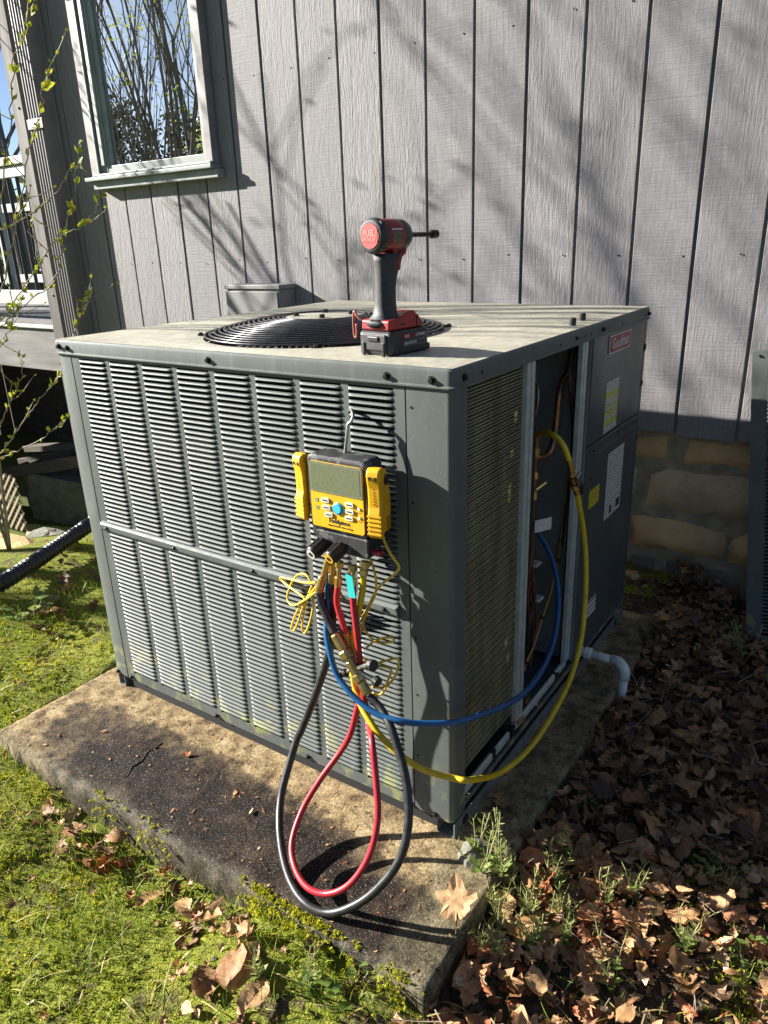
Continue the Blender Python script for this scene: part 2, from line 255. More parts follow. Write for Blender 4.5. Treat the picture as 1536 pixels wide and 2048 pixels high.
PATH = {
 'black_a': [(-0.2725, -0.085, 0.539), (-0.2643, -0.088, 0.5109), (-0.2437, -0.095, 0.4809), (-0.2267, -0.1, 0.461)],
 'coupling': [(-0.2214, -0.102, 0.4576), (-0.1423, -0.108, 0.3475)],
 'black_loop': [(-0.1375, -0.108, 0.3419), (-0.1066, -0.112, 0.3252), (-0.0729, -0.1284, 0.3071), (-0.0507, -0.1413, 0.2832), (-0.0102, -0.1699, 0.2299), (0.0149, -0.2026, 0.1691), (0.0175, -0.2343, 0.1101), (-0.004, -0.2626, 0.0575), (-0.046, -0.2914, 0.0038), (-0.1062, -0.3144, -0.0389), (-0.1688, -0.3184, -0.0463), (-0.2409, -0.288, -0.0394), (-0.3076, -0.235, -0.0085), (-0.3547, -0.172, 0.0329), (-0.3614, -0.106, 0.1257), (-0.348, -0.096, 0.1639), (-0.3118, -0.085, 0.2553), (-0.2769, -0.082, 0.3438), (-0.259, -0.08, 0.3987), (-0.2541, -0.072, 0.4574), (-0.2507, -0.068, 0.5102), (-0.2502, -0.066, 0.5562)],
 'red': [(-0.2246, -0.08, 0.5604), (-0.2284, -0.082, 0.5224), (-0.2156, -0.085, 0.4841), (-0.2065, -0.087, 0.4605), (-0.1988, -0.085, 0.4201), (-0.1864, -0.085, 0.3632), (-0.1801, -0.087, 0.3105), (-0.1866, -0.09, 0.2731), (-0.2043, -0.095, 0.2097), (-0.2251, -0.108, 0.1631), (-0.2554, -0.147, 0.1024), (-0.2756, -0.19, 0.042), (-0.2627, -0.245, 0.0021), (-0.2229, -0.283, -0.0129), (-0.1718, -0.3039, -0.0194), (-0.1221, -0.2997, -0.0115), (-0.0773, -0.2807, 0.0238), (-0.0505, -0.2489, 0.0831), (-0.0507, -0.215, 0.1461), (-0.0749, -0.1813, 0.2088), (-0.104, -0.1499, 0.2672), (-0.1481, -0.1, 0.2673), (-0.1593, -0.094, 0.3097), (-0.1651, -0.092, 0.3498), (-0.1687, -0.092, 0.4032), (-0.1749, -0.09, 0.4783), (-0.1831, -0.085, 0.5312), (-0.1857, -0.08, 0.5701)],
 'blue': [(-0.2654, -0.06, 0.5767), (-0.2585, -0.075, 0.5113), (-0.2486, -0.098, 0.456), (-0.231, -0.112, 0.418), (-0.2105, -0.12, 0.3781), (-0.18, -0.126, 0.3543), (-0.1426, -0.128, 0.3337), (-0.1004, -0.125, 0.3197), (-0.0573, -0.115, 0.3155), (-0.0233, -0.09, 0.307), (0.0241, -0.045, 0.2994), (0.05, 0.0264, 0.2834), (0.075, 0.1467, 0.2582), (0.075, 0.2722, 0.2463), (0.06, 0.3985, 0.265), (0.035, 0.4926, 0.3274), (0.0, 0.5474, 0.3962), (-0.04, 0.5781, 0.4448), (-0.07, 0.5853, 0.4765)],
 'yellow': [(-0.1654, -0.07, 0.5954), (-0.1697, -0.07, 0.5609), (-0.178, -0.072, 0.5198), (-0.1917, -0.075, 0.4661), (-0.1981, -0.08, 0.4056), (-0.1946, -0.085, 0.3592), (-0.1837, -0.09, 0.3248), (-0.1607, -0.105, 0.3058), (-0.1327, -0.115, 0.2864), (-0.1013, -0.12, 0.2622), (-0.0599, -0.115, 0.2311), (-0.0156, -0.09, 0.1951), (0.0296, -0.055, 0.1698), (0.06, -0.035, 0.1639), (0.06, 0.1111, 0.0792), (0.085, 0.2204, 0.0854), (0.1, 0.3324, 0.1282), (0.1, 0.4432, 0.1742), (0.095, 0.5139, 0.2613), (0.08, 0.5572, 0.3968), (0.065, 0.5655, 0.5022), (0.05, 0.5368, 0.6228)],
 'yvalve': [(0.05, 0.5368, 0.6228), (0.04, 0.5038, 0.7036)],
 'yellow_top': [(0.04, 0.5038, 0.7036), (0.025, 0.4976, 0.7467), (-0.005, 0.507, 0.768), (-0.04, 0.5363, 0.7634), (-0.07, 0.5619, 0.7476)],
 'wire_right': [(-0.1258, -0.06, 0.7147), (-0.1191, -0.06, 0.6784), (-0.1083, -0.055, 0.6492), (-0.0925, -0.05, 0.623), (-0.1071, -0.045, 0.6012), (-0.1433, -0.04, 0.5671), (-0.1669, -0.035, 0.5362), (-0.1882, -0.035, 0.4931), (-0.1958, -0.04, 0.4767), (-0.1906, -0.045, 0.459), (-0.1747, -0.045, 0.4384), (-0.1515, -0.04, 0.4308), (-0.1256, -0.035, 0.4362), (-0.1215, -0.035, 0.4457), (-0.1357, -0.04, 0.4464), (-0.162, -0.045, 0.4338), (-0.183, -0.05, 0.4105)],
 'wire_right2': [(-0.1677, -0.05, 0.6365), (-0.1566, -0.05, 0.6115), (-0.153, -0.045, 0.5769), (-0.1607, -0.04, 0.5388), (-0.1812, -0.035, 0.5021), (-0.1937, -0.05, 0.4545), (-0.1969, -0.06, 0.4077), (-0.1819, -0.05, 0.3802), (-0.1675, -0.045, 0.3723), (-0.1424, -0.04, 0.3729), (-0.1293, -0.035, 0.3658), (-0.1344, -0.04, 0.3471), (-0.1424, -0.045, 0.3183), (-0.1553, -0.05, 0.3027), (-0.1624, -0.06, 0.3124)],
 'wire_right3': [(-0.1853, -0.07, 0.3922), (-0.1676, -0.05, 0.3774), (-0.1189, -0.03, 0.3959), (-0.1159, -0.03, 0.3737), (-0.1263, -0.035, 0.3445), (-0.1457, -0.04, 0.3219), (-0.1643, -0.06, 0.3268)],
 'wire_left': [(-0.3071, -0.055, 0.5149), (-0.3467, -0.05, 0.4817), (-0.3918, -0.04, 0.4528), (-0.4163, -0.03, 0.4597), (-0.4101, -0.025, 0.4884), (-0.3858, -0.025, 0.5232), (-0.3557, -0.03, 0.5348), (-0.3369, -0.035, 0.5219), (-0.3307, -0.04, 0.4975), (-0.3322, -0.04, 0.4637), (-0.3506, -0.035, 0.4158), (-0.3711, -0.03, 0.3829), (-0.3787, -0.03, 0.3976), (-0.3627, -0.035, 0.4443), (-0.3417, -0.045, 0.4882), (-0.3216, -0.05, 0.5236)],
 'wire_left2': [(-0.3094, -0.05, 0.535), (-0.3575, -0.035, 0.5169), (-0.4407, -0.018, 0.5021), (-0.4371, -0.018, 0.4927), (-0.4026, -0.03, 0.4899), (-0.3507, -0.045, 0.4834), (-0.3706, -0.04, 0.4572), (-0.3949, -0.033, 0.4217), (-0.4138, -0.028, 0.3826), (-0.4049, -0.028, 0.3799), (-0.3854, -0.033, 0.4115), (-0.3502, -0.045, 0.4736), (-0.3044, -0.055, 0.53)],
 'copper_a': [(-0.05, 0.7198, 0.9532), (-0.05, 0.7048, 0.8888), (-0.06, 0.6919, 0.8668), (-0.06, 0.669, 0.8318), (-0.06, 0.6584, 0.7546), (-0.06, 0.6377, 0.7016), (-0.065, 0.6118, 0.6831), (-0.07, 0.5646, 0.6879)],
 'copper_b': [(-0.07, 0.5339, 0.7809), (-0.07, 0.5556, 0.7478), (-0.07, 0.5535, 0.7053), (-0.07, 0.5496, 0.6465), (-0.07, 0.5482, 0.5928), (-0.07, 0.5495, 0.509), (-0.07, 0.5569, 0.3908), (-0.07, 0.5845, 0.2734), (-0.075, 0.596, 0.1231), (-0.08, 0.5921, 0.0573)],
 'wire_orange': [(-0.035, 0.697, 0.9569), (-0.035, 0.6738, 0.9035), (-0.035, 0.6864, 0.8437), (-0.035, 0.7116, 0.7727), (-0.035, 0.7116, 0.6769), (-0.04, 0.7271, 0.5869)],
 'wire_black': [(-0.03, 0.6747, 0.9476), (-0.03, 0.6565, 0.8623), (-0.03, 0.6946, 0.75), (-0.035, 0.7111, 0.6066), (-0.04, 0.7075, 0.4904), (-0.05, 0.7243, 0.3916)],
 'wire_yellow': [(-0.04, 0.7039, 0.5936), (-0.045, 0.715, 0.5019), (-0.05, 0.7102, 0.4121), (-0.05, 0.703, 0.3531), (-0.05, 0.6606, 0.2765), (-0.05, 0.6026, 0.2157), (-0.05, 0.5494, 0.1544), (-0.05, 0.498, 0.1258), (-0.05, 0.4931, 0.1046)],
 'wire_pink': [(-0.045, 0.7292, 0.5856), (-0.05, 0.7208, 0.4991), (-0.055, 0.715, 0.3862), (-0.055, 0.6621, 0.2746), (-0.055, 0.5975, 0.2088), (-0.055, 0.5416, 0.141), (-0.055, 0.5141, 0.1075)],
 'wire_grey': [(-0.05, 0.4725, 0.9138), (-0.05, 0.505, 0.881), (-0.05, 0.5062, 0.8385), (-0.06, 0.5097, 0.7936)],
 'wire_brown': [(-0.06, 0.5322, 0.4462), (-0.06, 0.5201, 0.364), (-0.06, 0.5546, 0.274), (-0.06, 0.5386, 0.2275), (-0.06, 0.5193, 0.2975), (-0.06, 0.5309, 0.3521), (-0.06, 0.579, 0.2318), (-0.07, 0.596, 0.0752)],
 'conduit': [(-0.06, 0.5045, 0.9433), (-0.06, 0.5114, 0.7744), (-0.065, 0.526, 0.6406), (-0.07, 0.5401, 0.4697), (-0.075, 0.5543, 0.2855), (-0.08, 0.5702, 0.0691)],
 'hook': [(-0.2153, -0.045, 0.8342), (-0.2118, -0.04, 0.8717), (-0.2111, -0.036, 0.8907), (-0.2037, -0.034, 0.8989), (-0.204, -0.028, 0.9075), (-0.2134, -0.018, 0.9143), (-0.2273, -0.006, 0.9135), (-0.2391, 0.004, 0.9033)],
 'pvc': [(-0.0034, 0.7806, 0.03), (0.0316, 0.7917, 0.03), (0.1229, 0.791, 0.03)],
 'corr': [(-2.064, 0.0016, 0.01), (-2.0543, 0.1172, 0.03), (-2.0894, 0.2315, 0.035), (-2.138, 0.3612, 0.04), (-2.191, 0.5157, 0.05), (-2.227, 0.6713, 0.07), (-2.2692, 0.8282, 0.09)],
 'shrub1': [(-2.667, 0.5, 0.7932), (-2.3704, 0.5, 0.941), (-2.0837, 0.48, 1.0543), (-1.8998, 0.48, 1.1263), (-1.7582, 0.46, 1.2898), (-1.6739, 0.45, 1.379), (-1.601, 0.45, 1.5421)],
 'shrub2': [(-2.433, 0.45, 0.9345), (-2.2674, 0.45, 0.9787), (-2.0469, 0.45, 1.1105), (-1.8104, 0.45, 1.2596), (-1.6581, 0.45, 1.2943), (-1.5659, 0.45, 1.3362), (-1.5264, 0.45, 1.3858)],
 'shrub3': [(-2.2677, 0.4, 1.0211), (-2.14, 0.4, 1.0778), (-1.931, 0.4, 1.3283), (-1.8142, 0.42, 1.537), (-1.7357, 0.42, 1.6164), (-1.6682, 0.42, 1.7193), (-1.644, 0.42, 1.7363)],
 'shrub4': [(-2.1149, 0.35, 1.1684), (-1.9017, 0.35, 1.4199), (-1.7669, 0.35, 1.6409), (-1.7183, 0.36, 1.7711), (-1.6356, 0.36, 1.8363), (-1.5598, 0.36, 1.892)],
 'shrub5': [(-2.346, 0.5, 1.2728), (-2.2269, 0.5, 1.305), (-2.0124, 0.5, 1.3483), (-1.8408, 0.5, 1.4047), (-1.7329, 0.5, 1.4752), (-1.6635, 0.5, 1.4777)],
 'shrub6': [(-2.6738, 0.4, 0.3442), (-2.392, 0.4, 0.4389), (-2.1909, 0.4, 0.5789), (-2.0125, 0.4, 0.6955), (-1.91, 0.4, 0.7606), (-1.8563, 0.4, 0.8013)],
 'shrub7': [(-2.7481, 0.45, 0.3912), (-2.4401, 0.45, 0.5407), (-2.311, 0.45, 0.6593), (-2.2054, 0.45, 0.7489), (-2.1689, 0.45, 0.8297), (-2.1828, 0.45, 0.8675)],
 'shrub8': [(-2.7067, 0.4, 0.269), (-2.4039, 0.4, 0.4089), (-2.1479, 0.4, 0.502), (-1.9475, 0.4, 0.5957), (-1.8736, 0.4, 0.6478)],
 'shrub9': [(-2.3098, 0.38, 0.8316), (-2.1588, 0.38, 0.8968), (-2.0546, 0.38, 0.9921), (-1.9855, 0.38, 1.0465), (-1.9663, 0.38, 1.0641)],
 'shrub10': [(-1.999, 0.5, 0.8134), (-1.8624, 0.5, 0.9497), (-1.8273, 0.5, 0.9864), (-1.776, 0.5, 1.04), (-1.7351, 0.5, 1.0714)],
}
# ------------------------------------------------------------------ mesh helpers
rnd = random.Random(7)
ROOT_INV = {}
def spline(pts, k=6):
    P = [Vector(p) for p in pts]
    if len(P) < 3 or k < 2: return P
    out = []
    for i in range(len(P) - 1):
        a, b, c, d = P[max(i - 1, 0)], P[i], P[i + 1], P[min(i + 2, len(P) - 1)]
        for j in range(k):
            t = j / k
            out.append(.5 * ((2 * b) + (c - a) * t + (2 * a - 5 * b + 4 * c - d) * t * t + (3 * b - a - 3 * c + d) * t ** 3))
    out.append(P[-1]); return out
class MB:
    def __init__(s): s.v = []; s.f = []
    def add(s, vs, fs):
        o = len(s.v); s.v += [tuple(v) for v in vs]; s.f += [tuple(i + o for i in f) for f in fs]; return s
    def box(s, x0, x1, y0, y1, z0, z1, M=None):
        vs = [Vector((x, y, z)) for z in (z0, z1) for y in (y0, y1) for x in (x0, x1)]
        if M: vs = [M @ v for v in vs]
        return s.add(vs, [(0, 2, 3, 1), (4, 5, 7, 6), (0, 1, 5, 4), (1, 3, 7, 5), (3, 2, 6, 7), (2, 0, 4, 6)])
    def tube(s, path, r, n=8, caps=True):
        P = [Vector(p) for p in path]; m = len(P)
        R = r if isinstance(r, (list, tuple)) else [r] * m
        up = None; rings = []
        for i in range(m):
            t = (P[min(i + 1, m - 1)] - P[max(i - 1, 0)])
            t = t.normalized() if t.length > 1e-9 else Vector((0, 0, 1))
            if up is None:
                up = t.orthogonal().normalized()
            up = (up - t * up.dot(t))
            up = up.normalized() if up.length > 1e-6 else t.orthogonal().normalized()
            w = t.cross(up)
            rings.append([P[i] + (up * math.cos(a) + w * math.sin(a)) * R[i] for a in [2 * math.pi * j / n for j in range(n)]])
        vs = [v for q in rings for v in q]; fs = []
        for i in range(m - 1):
            for j in range(n):
                a, b = i * n + j, i * n + (j + 1) % n
                fs.append((a, b, b + n, a + n))
        if caps: fs += [tuple(range(n - 1, -1, -1)), tuple(range((m - 1) * n, m * n))]
        return s.add(vs, fs)
    def cyl(s, a, b, r, n=16, r2=None): return s.tube([a, b], [r, r if r2 is None else r2], n)
    def lathe(s, prof, origin, axis, n=24):
        """prof: (radius, distance along axis)"""
        o = Vector(origin); t = Vector(axis).normalized(); u = t.orthogonal().normalized(); w = t.cross(u)
        vs = []; fs = []
        for r, h in prof:
            for j in range(n):
                a = 2 * math.pi * j / n
                vs.append(o + t * h + (u * math.cos(a) + w * math.sin(a)) * r)
        for i in range(len(prof) - 1):
            for j in range(n):
                a, b = i * n + j, i * n + (j + 1) % n
                fs.append((a, b, b + n, a + n))
        fs += [tuple(range(n - 1, -1, -1)), tuple(range((len(prof) - 1) * n, len(prof) * n))]
        return s.add(vs, fs)
    def prism(s, poly, O, U, V, W, d):
        """polygon (u,v) in the plane O,U,V, thickness d along W"""
        O, U, V, W = Vector(O), Vector(U), Vector(V), Vector(W)
        n = len(poly)
        vs = [O + U * a + V * b for a, b in poly] + [O + U * a + V * b + W * d for a, b in poly]
        fs = [tuple(range(n - 1, -1, -1)), tuple(range(n, 2 * n))] + [(i, (i + 1) % n, (i + 1) % n + n, i + n) for i in range(n)]
        return s.add(vs, fs)
    def quad(s, a, b, c, d): return s.add([a, b, c, d], [(0, 1, 2, 3)])
    def mesh(s, name, m, smooth=False):
        me = bpy.data.meshes.new(name); me.from_pydata(s.v, [], s.f); me.update()
        if m: me.materials.append(G[m] if isinstance(m, str) else m)
        if smooth: me.polygons.foreach_set('use_smooth', [True] * len(me.polygons))
        return me
    def build(s, name, m, parent=None, smooth=False, bevel=0, seg=2):
        return put(name, s.mesh(name, m, smooth), parent, bevel, seg)
def put(name, me, parent=None, bevel=0, seg=2, M=None):
    o = bpy.data.objects.new(name, me); COL.objects.link(o)
    if parent is not None:
        o.parent = parent
        if parent.name in ROOT_INV: o.matrix_parent_inverse = ROOT_INV[parent.name]
    if M is not None: o.matrix_basis = M
    if bevel:
        b = o.modifiers.new('bevel', 'BEVEL'); b.width = bevel; b.segments = seg; b.limit_method = 'ANGLE'; b.angle_limit = math.radians(40)
    return o
def tag(o, label=None, cat=None, group=None, kind=None):
    if label: o['label'] = label
    if cat: o['category'] = cat
    if group: o['group'] = group
    if kind: o['kind'] = kind
    return o
def thing(name, label, cat, loc=(0, 0, 0), group=None, local=False, rz=0):
    o = bpy.data.objects.new(name, None); COL.objects.link(o); o.empty_display_size = .05
    o.location = loc; o.rotation_euler = (0, 0, rz); tag(o, label, cat, group)
    if not local: ROOT_INV[o.name] = Matrix.Translation(-Vector(loc))
    return o
def np_mesh(name, V, F, m, tint=None, smooth=False):
    """numpy vertices (n,3), faces (k,3 or 4)"""
    me = bpy.data.meshes.new(name); k = F.shape[1]
    me.vertices.add(len(V)); me.vertices.foreach_set('co', V.astype(np.float32).ravel())
    me.loops.add(F.size); me.loops.foreach_set('vertex_index', F.astype(np.int32).ravel())
    me.polygons.add(len(F)); me.polygons.foreach_set('loop_start', np.arange(0, F.size, k, dtype=np.int32))
    me.polygons.foreach_set('loop_total', np.full(len(F), k, dtype=np.int32))
    if smooth: me.polygons.foreach_set('use_smooth', np.ones(len(F), dtype=bool))
    if tint is not None:
        at = me.attributes.new('tint', 'FLOAT', 'POINT'); at.data.foreach_set('value', tint.astype(np.float32))
    me.update(calc_edges=True); me.materials.append(G[m] if isinstance(m, str) else m)
    return me
def text_obj(name, body, size, O, U, V, m, parent, depth=.0004, align='CENTER', stretch=1.0, shear=0):
    cu = bpy.data.curves.new('lettering', 'FONT'); cu.body = body; cu.size = size; cu.extrude = depth
    cu.align_x = align; cu.align_y = 'CENTER'; cu.shear = shear; cu.resolution_u = 3; cu.offset = size * .012
    t = bpy.data.objects.new('lettering', cu); COL.objects.link(t)
    dg = bpy.context.evaluated_depsgraph_get()
    me = bpy.data.meshes.new_from_object(t.evaluated_get(dg)); bpy.data.objects.remove(t)
    me.materials.clear(); me.materials.append(G[m])
    U, V = Vector(U).normalized(), Vector(V).normalized(); W = U.cross(V)
    M = Matrix(((U.x * stretch, V.x, W.x, O[0]), (U.y * stretch, V.y, W.y, O[1]), (U.z * stretch, V.z, W.z, O[2]), (0, 0, 0, 1)))
    me.transform(M)
    return put(name, me, parent)
def rrect(x0, x1, y0, y1, r, n=5):
    out = []
    for cx, cy, a0 in ((x1 - r, y1 - r, 0), (x0 + r, y1 - r, 90), (x0 + r, y0 + r, 180), (x1 - r, y0 + r, 270)):
        for i in range(n + 1):
            a = math.radians(a0 + 90 * i / n); out.append((cx + r * math.cos(a), cy + r * math.sin(a)))
    return out
_lat = np.random.RandomState(5).rand(256, 256)
def vnoise(x, y, s=1.0, o=0):
    x = np.asarray(x) * s + o * 17.3; y = np.asarray(y) * s + o * 31.7
    xi = np.floor(x).astype(int); yi = np.floor(y).astype(int); fx = x - xi; fy = y - yi
    fx = fx * fx * (3 - 2 * fx); fy = fy * fy * (3 - 2 * fy)
    g = lambda a, b: _lat[a % 256, b % 256]
    return (g(xi, yi) * (1 - fx) + g(xi + 1, yi) * fx) * (1 - fy) + (g(xi, yi + 1) * (1 - fx) + g(xi + 1, yi + 1) * fx) * fy
def fbm(x, y, s=1., o=0, n=3): return sum(vnoise(x, y, s * 2 ** i, o + i) * .5 ** i for i in range(n)) / sum(.5 ** i for i in range(n))
# ------------------------------------------------------------------ ground
CP = np.array([(-1.33, .1, -.062), (-1.33, -.35, -.095), (-1.7, .1, -.06), (-2.1, .2, -.035), (-2.3, .55, -.03), (-2.1, -.5, -.07), (-1.0, -.8, -.13),
    (-2.6, .9, -.13), (-3.3, 1.3, -.45), (-4.3, 1.9, -.86), (-6, 3, -1.15), (-7, .5, -.75), (-4, 0, -.3), (-.95, -.41, -.135), (-.6, -.42, -.165), (-.38, -.42, -.14), (-.2, -.42, -.098), (.0, -.42, -.095), (.15, -.42, -.115), (-.57, -.85, -.14),
    (.25, -.2, -.125), (.32, .2, -.118), (.3, .8, -.10), (.12, 1.5, -.03), (.5, 1.5, -.12), (.42, 1.25, -.135), (.7, 0, -.14), (.8, .8, -.125), (-1.4, 1.0, -.06), (-1.0, 1.5, -.05),
    (3, 0, -.35), (3, 3, -.3), (0, -3, -.3), (-3, -3, -.2), (-6, -3, -.3), (-3.5, 4, -1.0), (-8, 6, -1.25)])
def _tps():
    n = len(CP); d = np.hypot(CP[:, None, 0] - CP[None, :, 0], CP[:, None, 1] - CP[None, :, 1])
    K = np.where(d > 0, d * d * np.log(d + 1e-12), 0) + np.eye(n) * .01
    Q = np.c_[np.ones(n), CP[:, :2]]
    A = np.block([[K, Q], [Q.T, np.zeros((3, 3))]])
    return np.linalg.solve(A, np.r_[CP[:, 2], 0, 0, 0])
TW = _tps()
def gz(x, y, fine=True):
    x = np.atleast_1d(np.asarray(x, float)); y = np.atleast_1d(np.asarray(y, float))
    xc = np.clip(x, -9, 4); yc = np.clip(y, -4, 7)
    d = np.hypot(xc[:, None] - CP[None, :, 0], yc[:, None] - CP[None, :, 1])
    z = np.where(d > 0, d * d * np.log(d + 1e-12), 0) @ TW[:len(CP)] + TW[-3] + TW[-2] * xc + TW[-1] * yc
    far = np.hypot(x + 1, y); w = np.clip((far - 6) / 14, 0, 1)
    z = z * (1 - w) + w * (-.7 + .0 * x)
    hill = np.clip((far - 22) / 60, 0, 1) ** 1.5 * 7.0
    z = z + hill
    if fine: z = z + (fbm(x, y, 9, 1) - .5) * .03 + (fbm(x, y, 38, 4) - .5) * .012
    return z
def build_ground():
    n = 300; u = np.linspace(-1, 1, n); s = .35 * np.sinh(7.45 * u)
    X, Y = np.meshgrid(-.4 + s, .1 + s, indexing='ij')
    Z = gz(X.ravel(), Y.ravel()).reshape(X.shape)
    pad = (X > -1.27) & (X < .10) & (Y > -.32) & (Y < 1.24); Z = np.where(pad, np.minimum(Z, -.2), Z)
    V = np.stack([X, Y, Z], -1).reshape(-1, 3)
    i, j = np.meshgrid(np.arange(n - 1), np.arange(n - 1), indexing='ij'); a = (i * n + j).ravel()
    F = np.stack([a, a + n, a + n + 1, a + 1], 1)
    m, nt, bs = nodes_of('soil_and_litter')
    v = coords(nt, 'P'); n1 = noise(nt, v, 9, 5, .6); n2 = noise(nt, v, 75, 4); n3 = noise(nt, v, .35, 3)
    c = ramp(nt, n2, [(.3, (.03, .021, .014)), (.5, (.08, .056, .036)), (.72, (.17, .125, .08))])
    g = ramp(nt, n2, [(.3, (.08, .10, .012)), (.55, (.20, .22, .025)), (.75, (.33, .31, .05))])
    sx = N(nt, 'ShaderNodeSeparateXYZ'); nt.links.new(v, sx.inputs[0])
    lawn = ramp(nt, math_n(nt, 'ADD', math_n(nt, 'MULTIPLY', sx.outputs[0], -1), math_n(nt, 'MULTIPLY', n1, .4)), [(.0, (.0, .0, .0)), (.25, (.31, .31, .31))])
    c = mixc(nt, ramp(nt, math_n(nt, 'ADD', n1, lawn), [(.64, (0, 0, 0)), (.76, (1, 1, 1))]), c, g)
    far = N(nt, 'ShaderNodeVectorMath', operation='LENGTH'); nt.links.new(v, far.inputs[0])
    fm = ramp(nt, math_n(nt, 'DIVIDE', far.outputs['Value'], 12.), [(.2, (0, 0, 0)), (.6, (1, 1, 1))])
    c = mixc(nt, fm, c, ramp(nt, n3, [(.4, (.075, .10, .022)), (.6, (.11, .13, .03))]))
    nt.links.new(c, bs.inputs['Base Color']); bs.inputs['Roughness'].default_value = .95; bs.inputs['Specular IOR Level'].default_value = .2
    bump(nt, bs, math_n(nt, 'ADD', n2, noise(nt, v, 240, 3)), 1., .008)
    tag(put('ground', np_mesh('ground', V, F, m, smooth=True)), kind='structure')
build_ground()

# ------------------------------------------------------------------ concrete pad
PADZ = -.053
def build_pad():
    x0, x1, y0, y1, zb = -1.29, .13, -.35, 1.30, -.42
    nx, ny = 150, 150
    xs = np.linspace(x0, x1, nx); ys = np.linspace(y0, y1, ny)
    X, Y = np.meshgrid(xs, ys, indexing='ij')
    ed = np.minimum(np.minimum(X - x0, x1 - X), np.minimum(Y - y0, y1 - Y))
    Z = PADZ + (fbm(X, Y, 14, 2) - .5) * .006 - np.clip(.010 - ed, 0, .010) * (.0 + .75 * fbm(X, Y, 60, 6))
    # broken right edge: bites out of the margin
    bite = np.clip((fbm(X * .2, Y, 7, 3) - .52) * 5, 0, 1) * np.clip((X - .085) / .04, 0, 1) * (Y > .1)
    Z = Z - bite * .05
    jx = (fbm(Y, X, 6, 8) - .5) * .035 * np.clip((X - .0) / .13, 0, 1)
    jy = (fbm(X, Y, 5, 9) - .5) * .018 * np.clip((-.2 - Y) / .15, 0, 1)
    V = np.stack([X + jx, Y + jy, Z], -1).reshape(-1, 3)
    i, j = np.meshgrid(np.arange(nx - 1), np.arange(ny - 1), indexing='ij'); a = (i * ny + j).ravel()
    F = [np.stack([a, a + ny, a + ny + 1, a + 1], 1)]
    idx = lambda i, j: i * ny + j
    loop = [idx(i, 0) for i in range(nx)] + [idx(nx - 1, j) for j in range(1, ny)] + [idx(i, ny - 1) for i in range(nx - 2, -1, -1)] + [idx(0, j) for j in range(ny - 2, 0, -1)]
    levels = 9; base = V[loop]; L = len(loop); prev = np.array(loop)
    c = np.array([(x0 + x1) / 2, (y0 + y1) / 2])
    off = len(V); allV = [V]
    for k in range(1, levels):
        t = k / (levels - 1); q = base.copy(); q[:, 2] = base[:, 2] * (1 - t) + zb * t
        d = q[:, :2] - c; sgn = np.sign(d) * (np.abs(d) > np.array([.7, .81]))
        wob = (fbm(q[:, 0] * 1 + q[:, 1], q[:, 2], 30, 11) - .45) * .016
        q[:, :2] += sgn * wob[:, None]
        cur = np.arange(off, off + L); F.append(np.stack([prev, cur, np.roll(cur, -1), np.roll(prev, -1)], 1)[:, ::1])
        allV.append(q); prev = cur; off += L
    o = put('concrete_pad', np_mesh('concrete_pad', np.vstack(allV), np.vstack(F), 'concrete', smooth=False))
    tag(o, 'weathered concrete slab with a dark wet stain under the air conditioner', 'slab')
    P = [(-.845, -.125), (-.838, -.15), (-.846, -.172), (-.828, -.205), (-.831, -.235), (-.812, -.262), (-.818, -.285), (-.80, -.315)]
    MB().tube([(x, y, PADZ + .0003 * (i % 2)) for i, (x, y) in enumerate(P)], [.0008, .0018, .0022, .0018, .0026, .0018, .0014, .0006], 5).build('crack', 'void_black', o)
    P = [(-.60, -.15), (-.59, -.17), (-.596, -.19), (-.58, -.215)]
    MB().tube([(x, y, PADZ) for x, y in P], [.0006, .0014, .0013, .0005], 5).build('crack', 'void_black', o)
build_pad()

